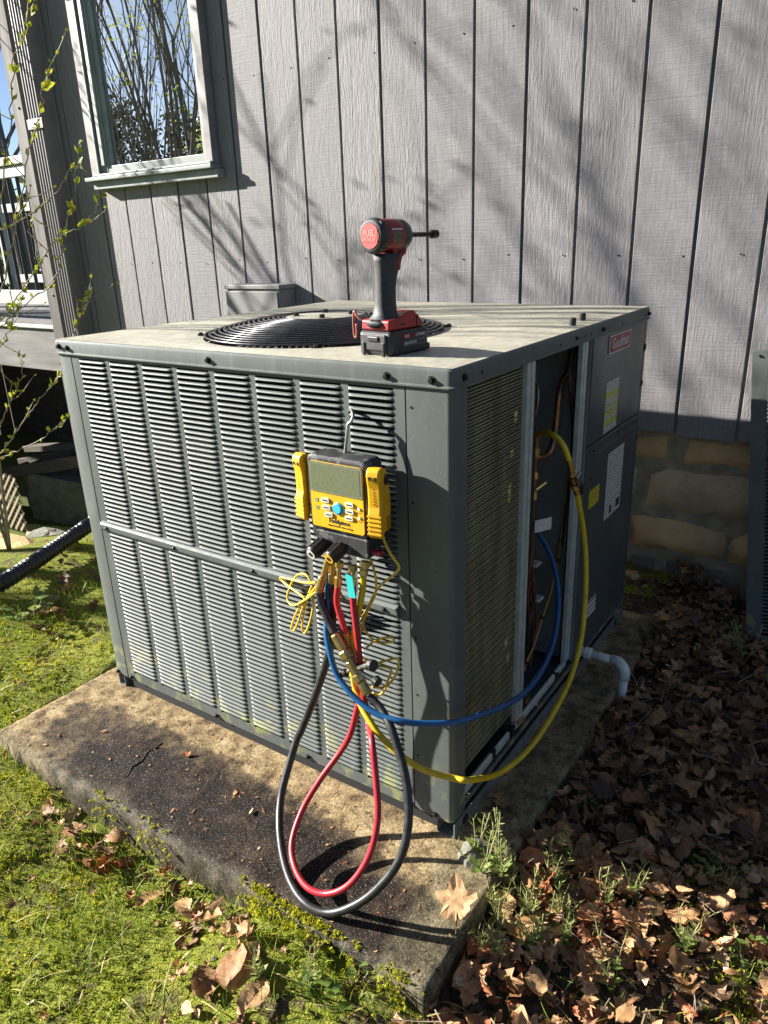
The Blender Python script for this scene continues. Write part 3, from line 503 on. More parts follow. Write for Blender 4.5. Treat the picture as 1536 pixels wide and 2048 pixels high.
# ------------------------------------------------------------------ house wall with siding boards, window, foundation
WY = 1.543
house = thing('house', 'grey house wall of wide vertical siding boards above a stone foundation', 'house', (-1.2, WY, 0))
def build_house():
    MB().box(-3.44, 3.3, WY + .012, WY + .20, .54, 3.6).build('wall_backing', 'siding', house)
    g0, sp = -1.789, .2032; k0 = -8
    proto = None
    for k in range(k0, 24):
        xa = g0 + sp * k + .0055; xb = g0 + sp * (k + 1) - .0055
        if xa < -3.44: xa = -3.44
        if xb - xa < .03: continue
        MB().box(xa, xb, WY - .001 * (k % 3), WY + .011, .532 + .004 * ((k * 7) % 3), 3.6).build('board', 'siding', house, bevel=.0015, seg=1)
    nails = [(z, k) for z in (1.148, 1.9) for k in range(k0, 24)]
    nm = MB().lathe([(.0032, 0), (.0032, .0008), (.001, .0012)], (0, 0, 0), (0, -1, 0), 8).mesh('nail', 'dark_steel')
    for z, k in nails:
        x = g0 + sp * k + (.155 if k % 2 else .17) + rnd.uniform(-.012, .012)
        if -3.4 < x < 2 and not (-2.95 < x < -2.1 and z > 1.5): put('nail', nm, house, M=Matrix.Translation((x, WY - .0025, z + rnd.uniform(-.01, .01))))
    # foundation stones
    MB().box(-3.4, 3.3, WY + .045, WY + .20, -1.2, .539).build('mortar_bed', 'mortar', house)
    rows = [(.408, .528, [-.75, -.30, .045, .46, .9, 1.4]), (.235, .40, [-.9, -.42, -.065, .62, 1.2, 1.7]), (.068, .19, [-.95, -.5, -.1, .255, .72, 1.3]), (-.10, .06, [-.8, -.45, -.09, .02, .30, .7, 1.2]), (-.30, -.11, [-.6, -.2, .15, .5, 1.0])]
    ms = ['sandstone', 'sandstone_pale', 'sandstone', 'fieldstone', 'fieldstone']
    for r, (z0, z1, xs) in enumerate(rows):
        for a, b in zip(xs[:-1], xs[1:]):
            nx, nz = 9, 5; vs = []; d0 = rnd.uniform(.0, .03)
            for j in range(nz):
                for i in range(nx):
                    x = a + .006 + (b - a - .012) * i / (nx - 1); z = z0 + .001 + (z1 - z0 - .002) * j / (nz - 1)
                    e = min(i, nx - 1 - i, j, nz - 1 - j)
                    y = WY + .012 + d0 + (0.035 if e == 0 else 0) + (float(fbm(x, z, 14, r)[()] if hasattr(fbm(x, z, 14, r), 'shape') else fbm(x, z, 14, r)) - .5) * .022
                    vs.append((x + rnd.uniform(-.004, .004), y, z + (rnd.uniform(-.012, .012) if 0 < i < nx - 1 else 0)))
            fs = [(j * nx + i, j * nx + i + 1, (j + 1) * nx + i + 1, (j + 1) * nx + i) for j in range(nz - 1) for i in range(nx - 1)]
            MB().add(vs, fs).build('stone', ms[r] if rnd.random() > .25 else 'sandstone_pale' if r < 3 else 'fieldstone', house, smooth=True)
    # window
    win = MB()
    xl, xr, zb = -2.985, -2.085, 1.575        # outer casing
    def bar(x0, x1, y0, y1, z0, z1): win.box(x0, x1, y0, y1, z0, z1)
    bar(xl, xl + .055, WY - .05, WY - .004, zb, 3.4); bar(xr - .045, xr, WY - .05, WY - .004, zb, 3.4)
    w = win.build('window', 'trim_lilac', house, bevel=.003)
    f = MB().box(xl + .055, xl + .125, WY - .038, WY - .004, zb + .0, 3.4).box(xr - .068, xr - .045, WY - .04, WY - .004, zb, 3.4)
    f.box(xl + .125, xr - .068, WY - .036, WY - .004, zb, zb + .048)
    f.build('window_frame', 'window_vinyl', w, bevel=.003)
    f = MB().box(xl + .056, xl + .07, WY - .056, WY - .0385, zb, 3.4).box(xl + .09, xl + .115, WY - .05, WY - .0385, zb + .05, 3.4).box(xl + .1255, xl + .15, WY - .03, WY - .0105, zb + .0485, 3.4)
    f.build('screen_track', 'window_vinyl', w, bevel=.002)
    s = MB().box(xl - .035, xr + .008, WY - .075, WY - .003, zb - .020, zb - .001).box(xl + .03, xr - .0, WY - .066, WY - .051, zb - .001, zb + .012)
    s.build('sill', 'window_vinyl', w, bevel=.004)
    MB().box(xl + .0, xr + .022, WY - .05, WY - .003, zb - .058, zb - .0205).build('sill_apron', 'window_vinyl', w, bevel=.002)
    MB().box(xl + .125, xr - .068, WY - .0095, WY - .0035, zb + .048, 3.4).build('pane', 'glass', w)
    # shaded corner trim left of the window
    MB().box(-3.44, -3.26, WY - .022, WY - .004, .535, 3.6).build('corner_trim', 'siding', house, bevel=.003)
build_house()
def build_eave_things():
    d = thing('downspout', 'ribbed grey metal downspout strapped to the house corner', 'downspout', (-3.315, WY - .06, .2))
    prof = []
    n = 5
    xs = np.linspace(-3.375, -3.255, 4 * n + 1)
    front = [(x, WY - .105 + (.0 if (i // 2) % 2 == 0 else .011)) for i, x in enumerate(xs)]
    poly = front + [(-3.255, WY - .024), (-3.375, WY - .024)]
    MB().prism(poly, (0, 0, -.3), (1, 0, 0), (0, 1, 0), (0, 0, 1), 3.9).build('pipe', 'downspout_paint', d)
    for z in (1.83, .55):
        MB().box(-3.385, -3.245, WY - .113, WY - .1055, z, z + .05).build('strap', 'downspout_paint', d, bevel=.003)
        MB().lathe([(.005, 0), (.005, .003), (.002, .005)], (-3.315, WY - .1132, z + .025), (0, -1, 0), 8).build('screw', 'dark_steel', d)
    b = thing('electrical_box', 'flat grey metal disconnect box mounted on the siding behind the unit', 'electrical box', (-1.85, WY - .05, .75))
    MB().box(-2.02, -1.69, WY - .108, WY - .002, .74, 1.028).build('case', 'siding_flat', b, bevel=.004)
    MB().box(-2.03, -1.683, WY - .116, WY - .002, 1.0285, 1.048).build('hood', 'siding_flat', b, bevel=.003)
    MB().box(-2.025, -1.70, WY - .1145, WY - .1085, .75, 1.018).build('door', 'siding_flat', b, bevel=.002)
    MB().cyl((-1.78, WY - .05, .741), (-1.78, WY - .05, -.1), .014, 12).build('conduit', 'siding_flat', b, smooth=True)
mat('siding_flat', (.20, .193, .193), (.175, .17, .17), .55, 0, 9)
build_eave_things()

# ------------------------------------------------------------------ deck beyond the house corner
def build_deck():
    p = thing('deck_post', 'weathered grey wooden post standing at the house corner by the deck', 'post', (-3.495, 1.52, -.6))
    MB().box(-3.545, -3.445, 1.46, 1.57, -.7, 3.8).build('post', 'grey_wood', p, bevel=.004)
    for z in (1.95, 1.2, .98):
        MB().lathe([(.007, 0), (.006, .004), (.002, .006)], (-3.48, 1.46, z), (0, -1, 0), 8).build('bolt', 'dark_steel', p)
    d = thing('wooden_deck', 'raised deck with a weathered grey rim beam and shaded floor boards', 'deck', (-4.6, 1.6, .5))
    MB().box(-9, -3.55, 1.575, 1.62, .50, .765).build('rim_joist', 'grey_wood_across', d, bevel=.003)
    MB().box(-9, -3.55, 1.556, 1.5745, .768, .79).build('edge_trim', 'deck_white', d, bevel=.002)
    m = MB().box(-9, -3.55, -.07, .07, -.012, .012).mesh('floor_board', 'grey_wood_across')
    for k in range(16): put('floor_board', m, d, M=Matrix.Translation((0, 1.66 + .145 * k, .79)))
    for k in range(7): MB().box(-8.4 + .8 * k, -8.36 + .8 * k, 1.63, 4.2, .52, .775).build('joist', 'old_plank', d)
    r = thing('deck_railing', 'white deck railing with thin black balusters beside the wooden post', 'railing', (-4.6, 1.68, .8))
    for x in (-3.655, -5.5, -7.2): MB().box(x - .05, x + .05, 1.63, 1.73, .805, 1.80).build('rail_post', 'deck_white', r, bevel=.004)
    MB().box(-7.2, -3.705, 1.645, 1.715, 1.72, 1.765).build('top_rail', 'deck_white', r, bevel=.004)
    MB().box(-7.2, -3.705, 1.66, 1.70, 1.655, 1.715).build('under_rail', 'deck_white', r, bevel=.003)
    MB().box(-7.2, -3.705, 1.655, 1.705, .90, .99).build('bottom_rail', 'deck_white', r, bevel=.004)
    bm = MB().cyl((0, 0, .99), (0, 0, 1.655), .0115, 8).mesh('baluster', 'black_plastic')
    for k in range(26):
        x = -3.79 - .098 * k
        if abs(x + 5.5) > .06: put('baluster', bm, r, M=Matrix.Translation((x, 1.68, 0)))
    r2 = thing('deck_railing', 'white railing on the far side of the deck seen through the near balusters', 'railing', (-5, 4.1, .8))
    MB().box(-9, -4.0, 4.05, 4.12, 1.66, 1.75).build('top_rail', 'deck_white', r2); MB().box(-9, -4.0, 4.06, 4.11, .88, .97).build('bottom_rail', 'deck_white', r2)
    for k in range(44): put('baluster', bm, r2, M=Matrix.Translation((-4.1 - .11 * k, 4.08, 0)))
    for x in (-4.2, -6.3, -8.4): MB().box(x - .05, x + .05, 4.03, 4.13, .805, 1.85).build('rail_post', 'deck_white', r2)
    # under the deck: rear planks added to keep the void dark, pier, ladder, lattice
    k = thing('backdrop_planks', 'plank wall added as the dark backdrop under the deck', 'wall', (-5, 4.2, -1))
    for i in range(30): MB().box(-9.0 + .2 * i, -8.81 + .2 * i, 4.2, 4.23, -1.6, .52).build('plank', 'old_plank', k)
    for i in range(4): MB().box(-6.23, -6.2, 1.63 + .17 * i, 1.79 + .17 * i, -1.3, .5).build('sun_block_planks', 'old_plank', d)  # out-of-view planks added to keep the sun off pier and ladder
    for i in range(13): MB().box(-9.03, -9.0, 1.63 + .2 * i, 1.82 + .2 * i, -1.5, .5).build('sun_block_planks', 'old_plank', d)
    pr = MB(); nx, nz = 12, 9; P = []
    for j in range(nz):
        t = j / (nz - 1); z = -1.3 + .70 * t
        for i in range(nx):
            a = 2 * math.pi * i / nx; rx = .40 + .06 * t; ry = .2
            c = math.cos(a); s_ = math.sin(a); q = (abs(c) ** 4 + abs(s_) ** 4) ** .25
            w = 1 + rnd.uniform(-.07, .07)
            P.append((-5.25 + rx * c / q * w, 2.35 + ry * s_ / q * w, z + rnd.uniform(-.02, .02)))
    fs = [(j * nx + i, j * nx + (i + 1) % nx, (j + 1) * nx + (i + 1) % nx, (j + 1) * nx + i) for j in range(nz - 1) for i in range(nx)] + [tuple(range((nz - 1) * nx, nz * nx))]
    tag(pr.add(P, fs).build('stone_pier', 'fieldstone', None, smooth=False), 'rough stone pier standing in the shade below the deck', 'pier')
    ld = thing('wooden_ladder', 'old wooden ladder lying across the stone pier below the deck', 'ladder', (-4.6, 2.0, -.3))
    A, B = Vector((-6.15, 2.12, -.72)), Vector((-3.7, 2.3, -.17)); off = Vector((0, .36, .03))
    for o in (Vector((0, 0, 0)), off):
        ax = (B - A).normalized(); up = Vector((0, 0, 1)); sdv = ax.cross(up).normalized(); up = sdv.cross(ax)
        M = Matrix.Translation(A + o) @ Matrix((ax, sdv, up)).transposed().to_4x4()
        MB().box(0, (B - A).length, -.018, .018, -.05, .05, M).build('rail', 'old_plank', ld, bevel=.004)
    for i in range(10):
        c = A.lerp(B, (i + .6) / 10); MB().cyl(c, c + off, .016, 8).build('rung', 'old_plank', ld)
    pl = thing('loose_plank', 'loose grey plank lying behind the ladder below the deck', 'plank', (-4.6, 2.5, -.2))
    MB().box(-1.4, 1.4, -.08, .08, -.025, .025, Matrix.Translation((-5.0, 2.75, -.42)) @ Matrix.Rotation(-.15, 4, 'Y')).build('board', 'old_plank', pl)
    lt = thing('lattice_panel', 'pale diagonal wooden lattice panel beyond the stone pier', 'lattice', (-5.4, 1.7, -.86))
    x0, x1, z0, z1, yy = -6.1, -4.80, -.86, -.40, 1.70
    for s_ in (1, -1):
        c = -3.2
        while c < 5:
            # line x - x0 + s*(z - z0) = c
            pts = []
            for x in (x0, x1):
                z = z0 + s_ * (c - (x - x0));
                if z0 <= z <= z1: pts.append((x, z))
            for z in (z0, z1):
                x = x0 + c - s_ * (z - z0)
                if x0 < x < x1: pts.append((x, z))
            if len(pts) == 2:
                a, b = Vector((pts[0][0], yy + .006 * s_, pts[0][1])), Vector((pts[1][0], yy + .006 * s_, pts[1][1]))
                if (b - a).length > .1:
                    ax = (b - a).normalized(); n_ = Vector((0, 1, 0)); u_ = ax.cross(n_)
                    M = Matrix.Translation(a) @ Matrix((ax, n_, u_)).transposed().to_4x4()
                    MB().box(0, (b - a).length, -.004, .004, -.010, .010, M).build('slat', 'lattice_wood', lt)
            c += .075
mat('lattice_wood', (.36, .30, .21), (.28, .23, .16), .8, 0, 12)
build_deck()
def boulder(name, label, c, r, m, seed, sq=(1, 1, 1)):
    rr = random.Random(seed); nu, nv = 12, 8; P = []; ph = [rr.uniform(0, 6) for _ in range(6)]
    for j in range(nv + 1):
        th = math.pi * j / nv
        for i in range(nu):
            a = 2 * math.pi * i / nu
            q = 1 + .16 * math.sin(2 * a + ph[0] + th) + .12 * math.sin(3 * th + ph[1]) * math.cos(a + ph[2]) + rr.uniform(-.05, .05)
            P.append((c[0] + r * sq[0] * q * math.sin(th) * math.cos(a), c[1] + r * sq[1] * q * math.sin(th) * math.sin(a), c[2] + r * sq[2] * q * math.cos(th)))
    fs = [(j * nu + i, (j + 1) * nu + i, (j + 1) * nu + (i + 1) % nu, j * nu + (i + 1) % nu) for j in range(nv) for i in range(nu)]
    return tag(MB().add(P, fs).build(name, m, None), label, 'stone')
boulder('garden_stone', 'mossy grey stone behind the upper end of the black drain pipe', (-2.62, .95, -.16), .12, 'fieldstone', 1, (1.4, .8, .4))
boulder('garden_stone', 'flat tan stone slab at the left edge beside the black drain pipe', (-2.85, .50, -.13), .2, 'sandstone', 2, (1.6, .7, .3))
boulder('garden_stone', 'dark flat stone lying between the mossy stone and the tan slab', (-2.95, .85, -.26), .16, 'fieldstone', 3, (1.2, .8, .4))
boulder('garden_stone', 'long pale stone lying in front of the stone pier', (-3.6, 1.25, -.62), .3, 'sandstone', 4, (1.4, .4, .35))
boulder('garden_stone', 'grey mossy stone half buried at the near corner of the unit', (.062, -.015, -.075), .045, 'fieldstone', 5, (1.2, 1, .9))
def build_pipe():
    P = spline(PATH['corr'], 60); ds = [0]
    for a, b in zip(P, P[1:]): ds.append(ds[-1] + (b - a).length)
    L = ds[-1]; n = int(L / .0055); Q = []; R = []
    for i in range(n):
        s = L * i / (n - 1); k = max(j for j in range(len(ds)) if ds[j] <= s + 1e-9); k = min(k, len(P) - 2)
        t = (s - ds[k]) / max(ds[k + 1] - ds[k], 1e-9); Q.append(P[k].lerp(P[k + 1], t)); R.append((.033, .033, .0275, .0275)[i % 4])
    tag(MB().tube(Q, R, 16).build('drain_pipe', 'corrugated_black', None, smooth=False), 'black corrugated plastic drain pipe running out from behind the unit', 'pipe')
build_pipe()

# ------------------------------------------------------------------ trees
tint_material('spring_leaf', [(0, (.22, .30, .02)), (.5, (.36, .42, .03)), (1, (.50, .50, .06))], .5, .4)
tint_material('evergreen_leaf', [(0, (.03, .035, .02)), (.5, (.06, .07, .03)), (.8, (.12, .13, .04)), (1, (.22, .20, .15))], .6, .15)
def grow(P, R, base, dirv, length, rad, depth, rr, tips, up=.25, spread=.7, seg=5, kids=(3, 5), wig=.16):
    p = Vector(base); d = Vector(dirv).normalized(); path = [p.copy()]; rads = [rad]
    for i in range(seg):
        d = (d + Vector((rr.gauss(0, wig), rr.gauss(0, wig), rr.gauss(0, wig) + up * .12))).normalized()
        p = p + d * (length / seg); path.append(p.copy()); rads.append(max(rad * (1 - .72 * (i + 1) / seg), .0022))
    P.append((path, rads))
    if depth == 0:
        tips.append((path[-1], d)); tips.append((path[-2], d)); return
    for k in range(rr.randint(*kids)):
        t = rr.uniform(.3, 1.0); i = min(int(t * seg), seg - 1); b = path[i].lerp(path[i + 1], t * seg - i)
        dd = (path[i + 1] - path[i]).normalized(); o = dd.orthogonal().normalized(); o.rotate(Matrix.Rotation(rr.uniform(0, 6.28), 3, dd))
        nd = (dd * (1 - spread * .5) + o * spread + Vector((0, 0, up))).normalized()
        grow(P, R, b, nd, length * rr.uniform(.45, .7), rads[i] * .6, depth - 1, rr, tips, up, spread, max(3, seg - 1), kids, wig)
def leaf_cloud(tips, per, size, rr, spread):
    V = []; T = []
    for p, d in tips:
        for k in range(per):
            c = Vector(p) + Vector((rr.gauss(0, spread), rr.gauss(0, spread), rr.gauss(0, spread)))
            a = Vector((rr.gauss(0, 1), rr.gauss(0, 1), rr.gauss(0, 1))).normalized(); b = a.orthogonal().normalized()
            s = size * rr.uniform(.6, 1.3); V += [c - a * s, c + b * s * .45, c + a * s, c - b * s * .45]; T += [rr.random()] * 4
    V = np.array([tuple(v) for v in V]); F = np.arange(len(V)).reshape(-1, 4); return V, F, np.array(T)
def tree(name, label, loc, h, seed, rad=.12, depth=3, leaf=(2, .05, .12), lm='spring_leaf', lean=(0, 0, 1), kids=(3, 5), up=.25, spread=.7, group=None, length=None, wig=.12, sides=5):
    rr = random.Random(seed); z = float(gz(loc[0], loc[1], False)[0]) - .1
    t = thing(name, label, 'tree', (loc[0], loc[1], z), group)
    P = []; tips = []
    grow(P, None, (loc[0], loc[1], z), lean, length or h * .62, rad, depth, rr, tips, up, spread, 7, kids, wig)
    m = MB()
    for path, rads in P: m.tube(path, rads, sides if rads[0] > .02 else 3, caps=False)
    m.build('trunk', 'bark', t, smooth=True)
    if leaf:
        V, F, T = leaf_cloud(tips, leaf[0], leaf[1], rr, leaf[2])
        put('crown', np_mesh('crown', V, F, lm, T), t)
    return t
# behind the deck, seen between the post and the frame edge
for i, (x, y, h, s, lb) in enumerate([(-9.5, 5.2, 11, 11, 'tall bare tree with a thick trunk behind the deck railing'), (-12.5, 8.0, 12, 12, 'bare tree standing second behind the deck'),
        (-16, 7.5, 13, 13, 'bare budding tree far behind the deck at the left edge'), (-11, 10.5, 10, 14, 'slim bare tree between the trunks behind the deck')]):
    tree('bare_tree', lb, (x, y), h, s, .17 if i == 0 else .11, 4, (1, .035, .1), group='trees beyond the deck', kids=(3, 4))
# behind the camera: they show in the window pane and dapple the wall
for i, (x, y, h, s) in enumerate([(-24.5, -19.5, 15, 21), (-20.5, -16.5, 11, 22), (-28, -25.5, 17, 23), (-19, -17.8, 9, 24), (-31, -22.5, 18, 25), (-17.0, -14.9, 7.5, 26)]):
    tree('budding_tree', ['tallest budding tree mirrored in the window pane', 'forked bare tree mirrored in the middle of the window pane', 'far budding tree mirrored on the right of the window pane', 'thin budding tree mirrored low in the window pane', 'farthest budding tree mirrored in the window pane', 'small budding tree nearest in the window reflection'][i],
         (x, y), h, s, .13 + .006 * h, 4, (4, .06, .3), group='trees mirrored in the window', kids=(3, 5))
def evergreen_belt(name, label, pts, seed, hmax):
    rr = random.Random(seed); tips = []
    for (x, y, r, h) in pts:
        for k in range(int(420 * r * h / 6)):
            a = rr.uniform(0, 6.28); q = math.sqrt(rr.random()) * r; zz = rr.random() ** .8 * h
            q *= 1 - .6 * zz / h
            tips.append((Vector((x + q * math.cos(a), y + q * math.sin(a), float(gz(x, y, False)[0]) + zz)), None))
    V, F, T = leaf_cloud(tips, 3, .14, rr, .22)
    tag(put(name, np_mesh(name, V, F, 'evergreen_leaf', T)), label, None, kind='stuff')
evergreen_belt('far_undergrowth', 'dark evergreen undergrowth mirrored low in the window', [(-25 - 2.4 * i + rnd.uniform(-.5, .5), -23.0 + 1.7 * i, 2.6, rnd.uniform(5.0, 7.5)) for i in range(-3, 4)], 31, 4)
evergreen_belt('wood_beyond_deck', 'brushy brown and green wood far beyond the deck', [(-13 - 2.2 * i, 13 - .7 * i + rnd.uniform(-1, 1), 2.0, rnd.uniform(2, 4)) for i in range(-3, 6)], 32, 4)
# saplings on the sunny side whose bare shoots throw the streaks on lid and siding
def sapling(label, wx, t, seed, n, lean, height):
    rr = random.Random(seed); s = -sd
    base = Vector((wx, WY, 1.0)) + s * t; z = float(gz(base.x, base.y, False)[0]) - .05
    th = thing('bare_sapling', label, 'tree', (base.x, base.y, z), 'saplings on the sunny side')
    perp = Vector((-.337, .941, 0)); P = []; tips = []
    trunk_top = Vector((base.x, base.y, z + 1.6)); P.append(([Vector((base.x, base.y, z)), trunk_top], [.045, .035]))
    for k in range(n):
        d = perp * rr.uniform(*lean) + Vector((rr.gauss(0, .2), rr.gauss(0, .1), 1))
        grow(P, None, trunk_top - Vector((0, 0, rr.uniform(0, .5))), d, height * rr.uniform(.7, 1.1), rr.uniform(.012, .022), 2, rr, tips, .3, .42, 8, (4, 6), .07)
    m = MB()
    for path, rads in P: m.tube(path, rads, 4, caps=False)
    m.build('trunk', 'bark', th, smooth=True)
    V, F, T = leaf_cloud(tips, 1, .02, rr, .04); put('crown', np_mesh('crown', V, F, 'spring_leaf', T), th)
sapling('bare sapling nearest the unit on its sunny side', 1.35, 7.0, 41, 6, (.0, .19), 3.6)
sapling('bare sapling farther out on the sunny side', 1.9, 8.2, 42, 6, (.0, .2), 4.2)
sapling('slim bare sapling standing closest to the house wall', -.75, 3.6, 44, 2, (.02, .22), 1.5)
sapling('low bare sapling shading the unit lid', .5, 6.2, 43, 5, (-.05, .2), 2.0)
# ------------------------------------------------------------------ the packaged air conditioner
ac = thing('air_conditioner', 'large grey packaged air conditioner with louvred front and open coil side', 'air conditioner', (-.6, .6, PADZ))
XL, DP = -1.2, 1.2226
def bolt_mesh():
    m = MB(); m.lathe([(.0095, 0), (.0095, .0012), (.0062, .0013), (.0062, .0075), (.005, .0085)], (0, 0, 0), (0, 0, 1), 10); return m.mesh('bolt', 'dark_steel')
BOLT = bolt_mesh()
def bolt(pos, axis, parent, s=1.0):
    M = Matrix.Translation(pos) @ Vector((0, 0, 1)).rotation_difference(Vector(axis)).to_matrix().to_4x4() @ Matrix.Scale(s, 4)
    return put('bolt', BOLT, parent, M=M)
def slat_mesh(w, m):
    xs = [0, .0025, .007, .014, w - .014, w - .007, w - .0025, w]; k = [0, .55, .9, 1, 1, .9, .55, 0]; drop = [.0035, .001, 0, 0, 0, 0, .001, .0035]
    vs = []
    for x, a, d in zip(xs, k, drop):
        vs += [(x, .001, 0), (x, -.0027 * a, -.0012 - d * .4), (x, -.0046 * a, -.0041 - d), (x, -.0046 * a, -.0049 - d * 1.1)]
    fs = [(4 * i + j, 4 * i + 4 + j, 4 * i + 5 + j, 4 * i + 1 + j) for i in range(len(xs) - 1) for j in range(3)]
    return MB().add(vs, fs).mesh('slat', m, True)
def build_unit():
    zt = H - .033
    # --- lid: top sheet with round fan opening and folded rim
    FX, FY, FR = -.588, .377, .308
    x0, x1, y0, y1 = XL - .004, .004, -.004, DP + .004
    n = 144; ring = []; out = []
    def ray_rr(cx, cy, a):
        c, s = math.cos(a), math.sin(a); t = min((x1 - .006 - cx) / c if c > 1e-9 else 9, (x0 + .006 - cx) / c if c < -1e-9 else 9, (y1 - .006 - cy) / s if s > 1e-9 else 9, (y0 + .006 - cy) / s if s < -1e-9 else 9)
        return cx + t * c, cy + t * s
    angs = sorted([2 * math.pi * i / n for i in range(n)] + [math.atan2(y - FY, x - FX) % (2 * math.pi) for x in (x0 + .006, x1 - .006) for y in (y0 + .006, y1 - .006)])
    V = []; K = len(angs)
    lev = [0, .25, .6, 1]
    for a in angs:
        ox, oy = ray_rr(FX, FY, a); ix, iy = FX + FR * math.cos(a), FY + FR * math.sin(a)
        for t in lev:
            x, y = ix + (ox - ix) * t, iy + (oy - iy) * t
            V.append((x, y, H + (.004 if 0 < t < 1 else 0) * math.sin(math.pi * t)))
    L = len(lev)
    fs = [(i * L + j, i * L + j + 1, ((i + 1) % K) * L + j + 1, ((i + 1) % K) * L + j) for i in range(K) for j in range(L - 1)]
    lip = [(FX + FR * math.cos(a), FY + FR * math.sin(a), z) for z in (H, H - .03) for a in angs]; o = len(V)
    fs += [(o + i, o + (i + 1) % K, o + K + (i + 1) % K, o + K + i) for i in range(K)]
    lid = MB().add(V + lip, fs).build('lid', 'lid_top', ac, smooth=False)
    rim = MB(); prof = [(-.008, H), (-.004, H - .0008), (-.001, H - .004), (0, H - .009), (0, H - .031), (.0035, H - .0335), (.0035, H - .036), (-.006, H - .036)]
    rp = []
    for off, z in prof: rp.append([(x, y, z) for x, y in rrect(x0 - off, x1 + off, y0 - off, y1 + off, .014, 5)])
    k = len(rp[0]); rim.add([v for q in rp for v in q], [(i * k + j, i * k + (j + 1) % k, (i + 1) * k + (j + 1) % k, (i + 1) * k + j) for i in range(len(prof) - 1) for j in range(k)])
    ro = rim.build('lid_rim', 'unit_paint', lid, smooth=True); es = ro.modifiers.new('edges', 'EDGE_SPLIT'); es.split_angle = math.radians(24)
    for x, z in ((-1.178, .993), (-1.142, .990), (-.617, .990), (-.139, .989), (-.041, .988)): bolt((x, -.0045, z - .0035), (0, -1, 0), ac, .85)
    for y, s in ((.035, 1), (.60, .8), (.79, 1), (1.205, 1)): bolt((.0045, y, .987), (1, 0, 0), ac, .8 * s)
    holes = MB()
    for y, r in ((.105, .004), (.66, .003), (.70, .003), (.83, .003), (.95, .003), (1.16, .003), (.50, .003)): holes.lathe([(r, 0), (r, .0008)], (.0042, y, .985), (1, 0, 0), 10)
    holes.build('rim_holes', 'void_black', ac)
    for x, y in ((-.036, .675), (-.052, .788)):
        MB().lathe([(.0085, 0), (.0085, .017), (.007, .019)], (x, y, H + .001), (0, 0, 1), 14).build('rubber_plug', 'black_plastic', ac, smooth=False)
    # --- domed wire fan guard
    gd = lambda r: H + .006 + .034 * math.sin(min(1, (FR - r) / (FR - .10)) * math.pi / 2)
    th = [2 * math.pi * i / 72 for i in range(73)]
    nr = 17
    for i in range(nr):
        r = .304 - (.304 - .105) * i / (nr - 1)
        MB().tube([(FX + r * math.cos(a), FY + r * math.sin(a), gd(r)) for a in th], .0026, 6, False).build('guard_ring', 'black_wire', ac, smooth=True)
    for q in range(8):
        a = math.radians(20 + 45 * q)
        for da in ((-.02, .02) if q % 2 == 0 else (0,)):
            MB().tube([(FX + r * math.cos(a + da), FY + r * math.sin(a + da), gd(r) - .0045) for r in np.linspace(.311, .08, 9)], .0026, 6).build('guard_spoke', 'black_wire', ac, smooth=True)
    for q in range(4):
        a = math.radians(-55 + 90 * q); bolt((FX + .321 * math.cos(a), FY + .321 * math.sin(a), H + .001), (0, 0, 1), ac, .9)
        MB().box(-.03, .012, -.004, .004, .0, .004, Matrix.Translation((FX + .316 * math.cos(a), FY + .316 * math.sin(a), H + .001)) @ Matrix.Rotation(a, 4, 'Z')).build('guard_clip', 'dark_steel', ac)
    hub = MB().lathe([(.102, 0), (.102, .003), (.09, .005), (.02, .006)], (FX, FY, H + .036), (0, 0, 1), 32).build('motor_plate', 'lid_top', ac, smooth=False)
    for q in range(4):
        a = math.radians(35 + 90 * q); bolt((FX + .07 * math.cos(a), FY + .07 * math.sin(a), H + .0405), (0, 0, 1), hub, 1.1)
    # fan below
    MB().lathe([(.311, 0), (.311, -.22), (.30, -.2205), (.30, -.0005)], (FX, FY, H - .031), (0, 0, 1), 48).build('fan_shroud', 'void_black', ac)
    MB().lathe([(.06, -.09), (.06, .0), (.04, .01)], (FX, FY, H - .07), (0, 0, 1), 20).build('fan_hub', 'black_plastic', ac)
    for q in range(4):
        a0 = math.pi / 2 * q + .3; vs = []
        for i in range(5):
            r = .055 + .24 * i / 4
            for t, dz in ((-.32, -.10), (0, -.075), (.34, -.04)): vs.append((FX + r * math.cos(a0 + t), FY + r * math.sin(a0 + t), H + dz - .02))
        MB().add(vs, [(i * 3 + j, i * 3 + 3 + j, i * 3 + 4 + j, i * 3 + 1 + j) for i in range(4) for j in range(2)]).build('fan_blade', 'dark_steel', ac, smooth=True)
    # --- cabinet shell
    def post(name, pts, z0, z1, m='unit_paint', t=.0016):
        """sheet bent along the (x,y) polyline, extruded upwards"""
        vs = [(x, y, z) for z in (z0, z1) for x, y in pts]; k = len(pts)
        o = MB().add(vs, [(i, i + 1, k + i + 1, k + i) for i in range(k - 1)]).build(name, m, ac, smooth=True)
        s = o.modifiers.new('thickness', 'SOLIDIFY'); s.thickness = t; s.offset = 0
        e = o.modifiers.new('edges', 'EDGE_SPLIT'); e.split_angle = math.radians(40); return o
    arc = [(-.012 + .012 * math.sin(a), .012 - .012 * math.cos(a)) for a in [math.pi / 2 * i / 6 for i in range(7)]]
    post('corner_panel', [(-.0985, .01), (-.0985, 0)] + arc + [(0, .054), (-.012, .054)], -.012, zt)
    post('corner_panel', [(-1.1415, .01), (-1.1415, 0), (-1.188, 0), (-1.196, .004), (-1.2, .012), (-1.2, .06)], -.012, zt)
    MB().box(-1.2, -1.198, .06, DP, 0, zt).build('side_panel', 'unit_paint', ac)
    MB().box(-1.198, -.002, DP - .003, DP, 0, zt).build('rear_panel', 'unit_paint', ac)
    # louvred panel frame
    fr = MB(); c0, pt, w = -1.1055, .1245, .1065
    fr.box(-1.1375, c0, 0, .004, -.014, zt)
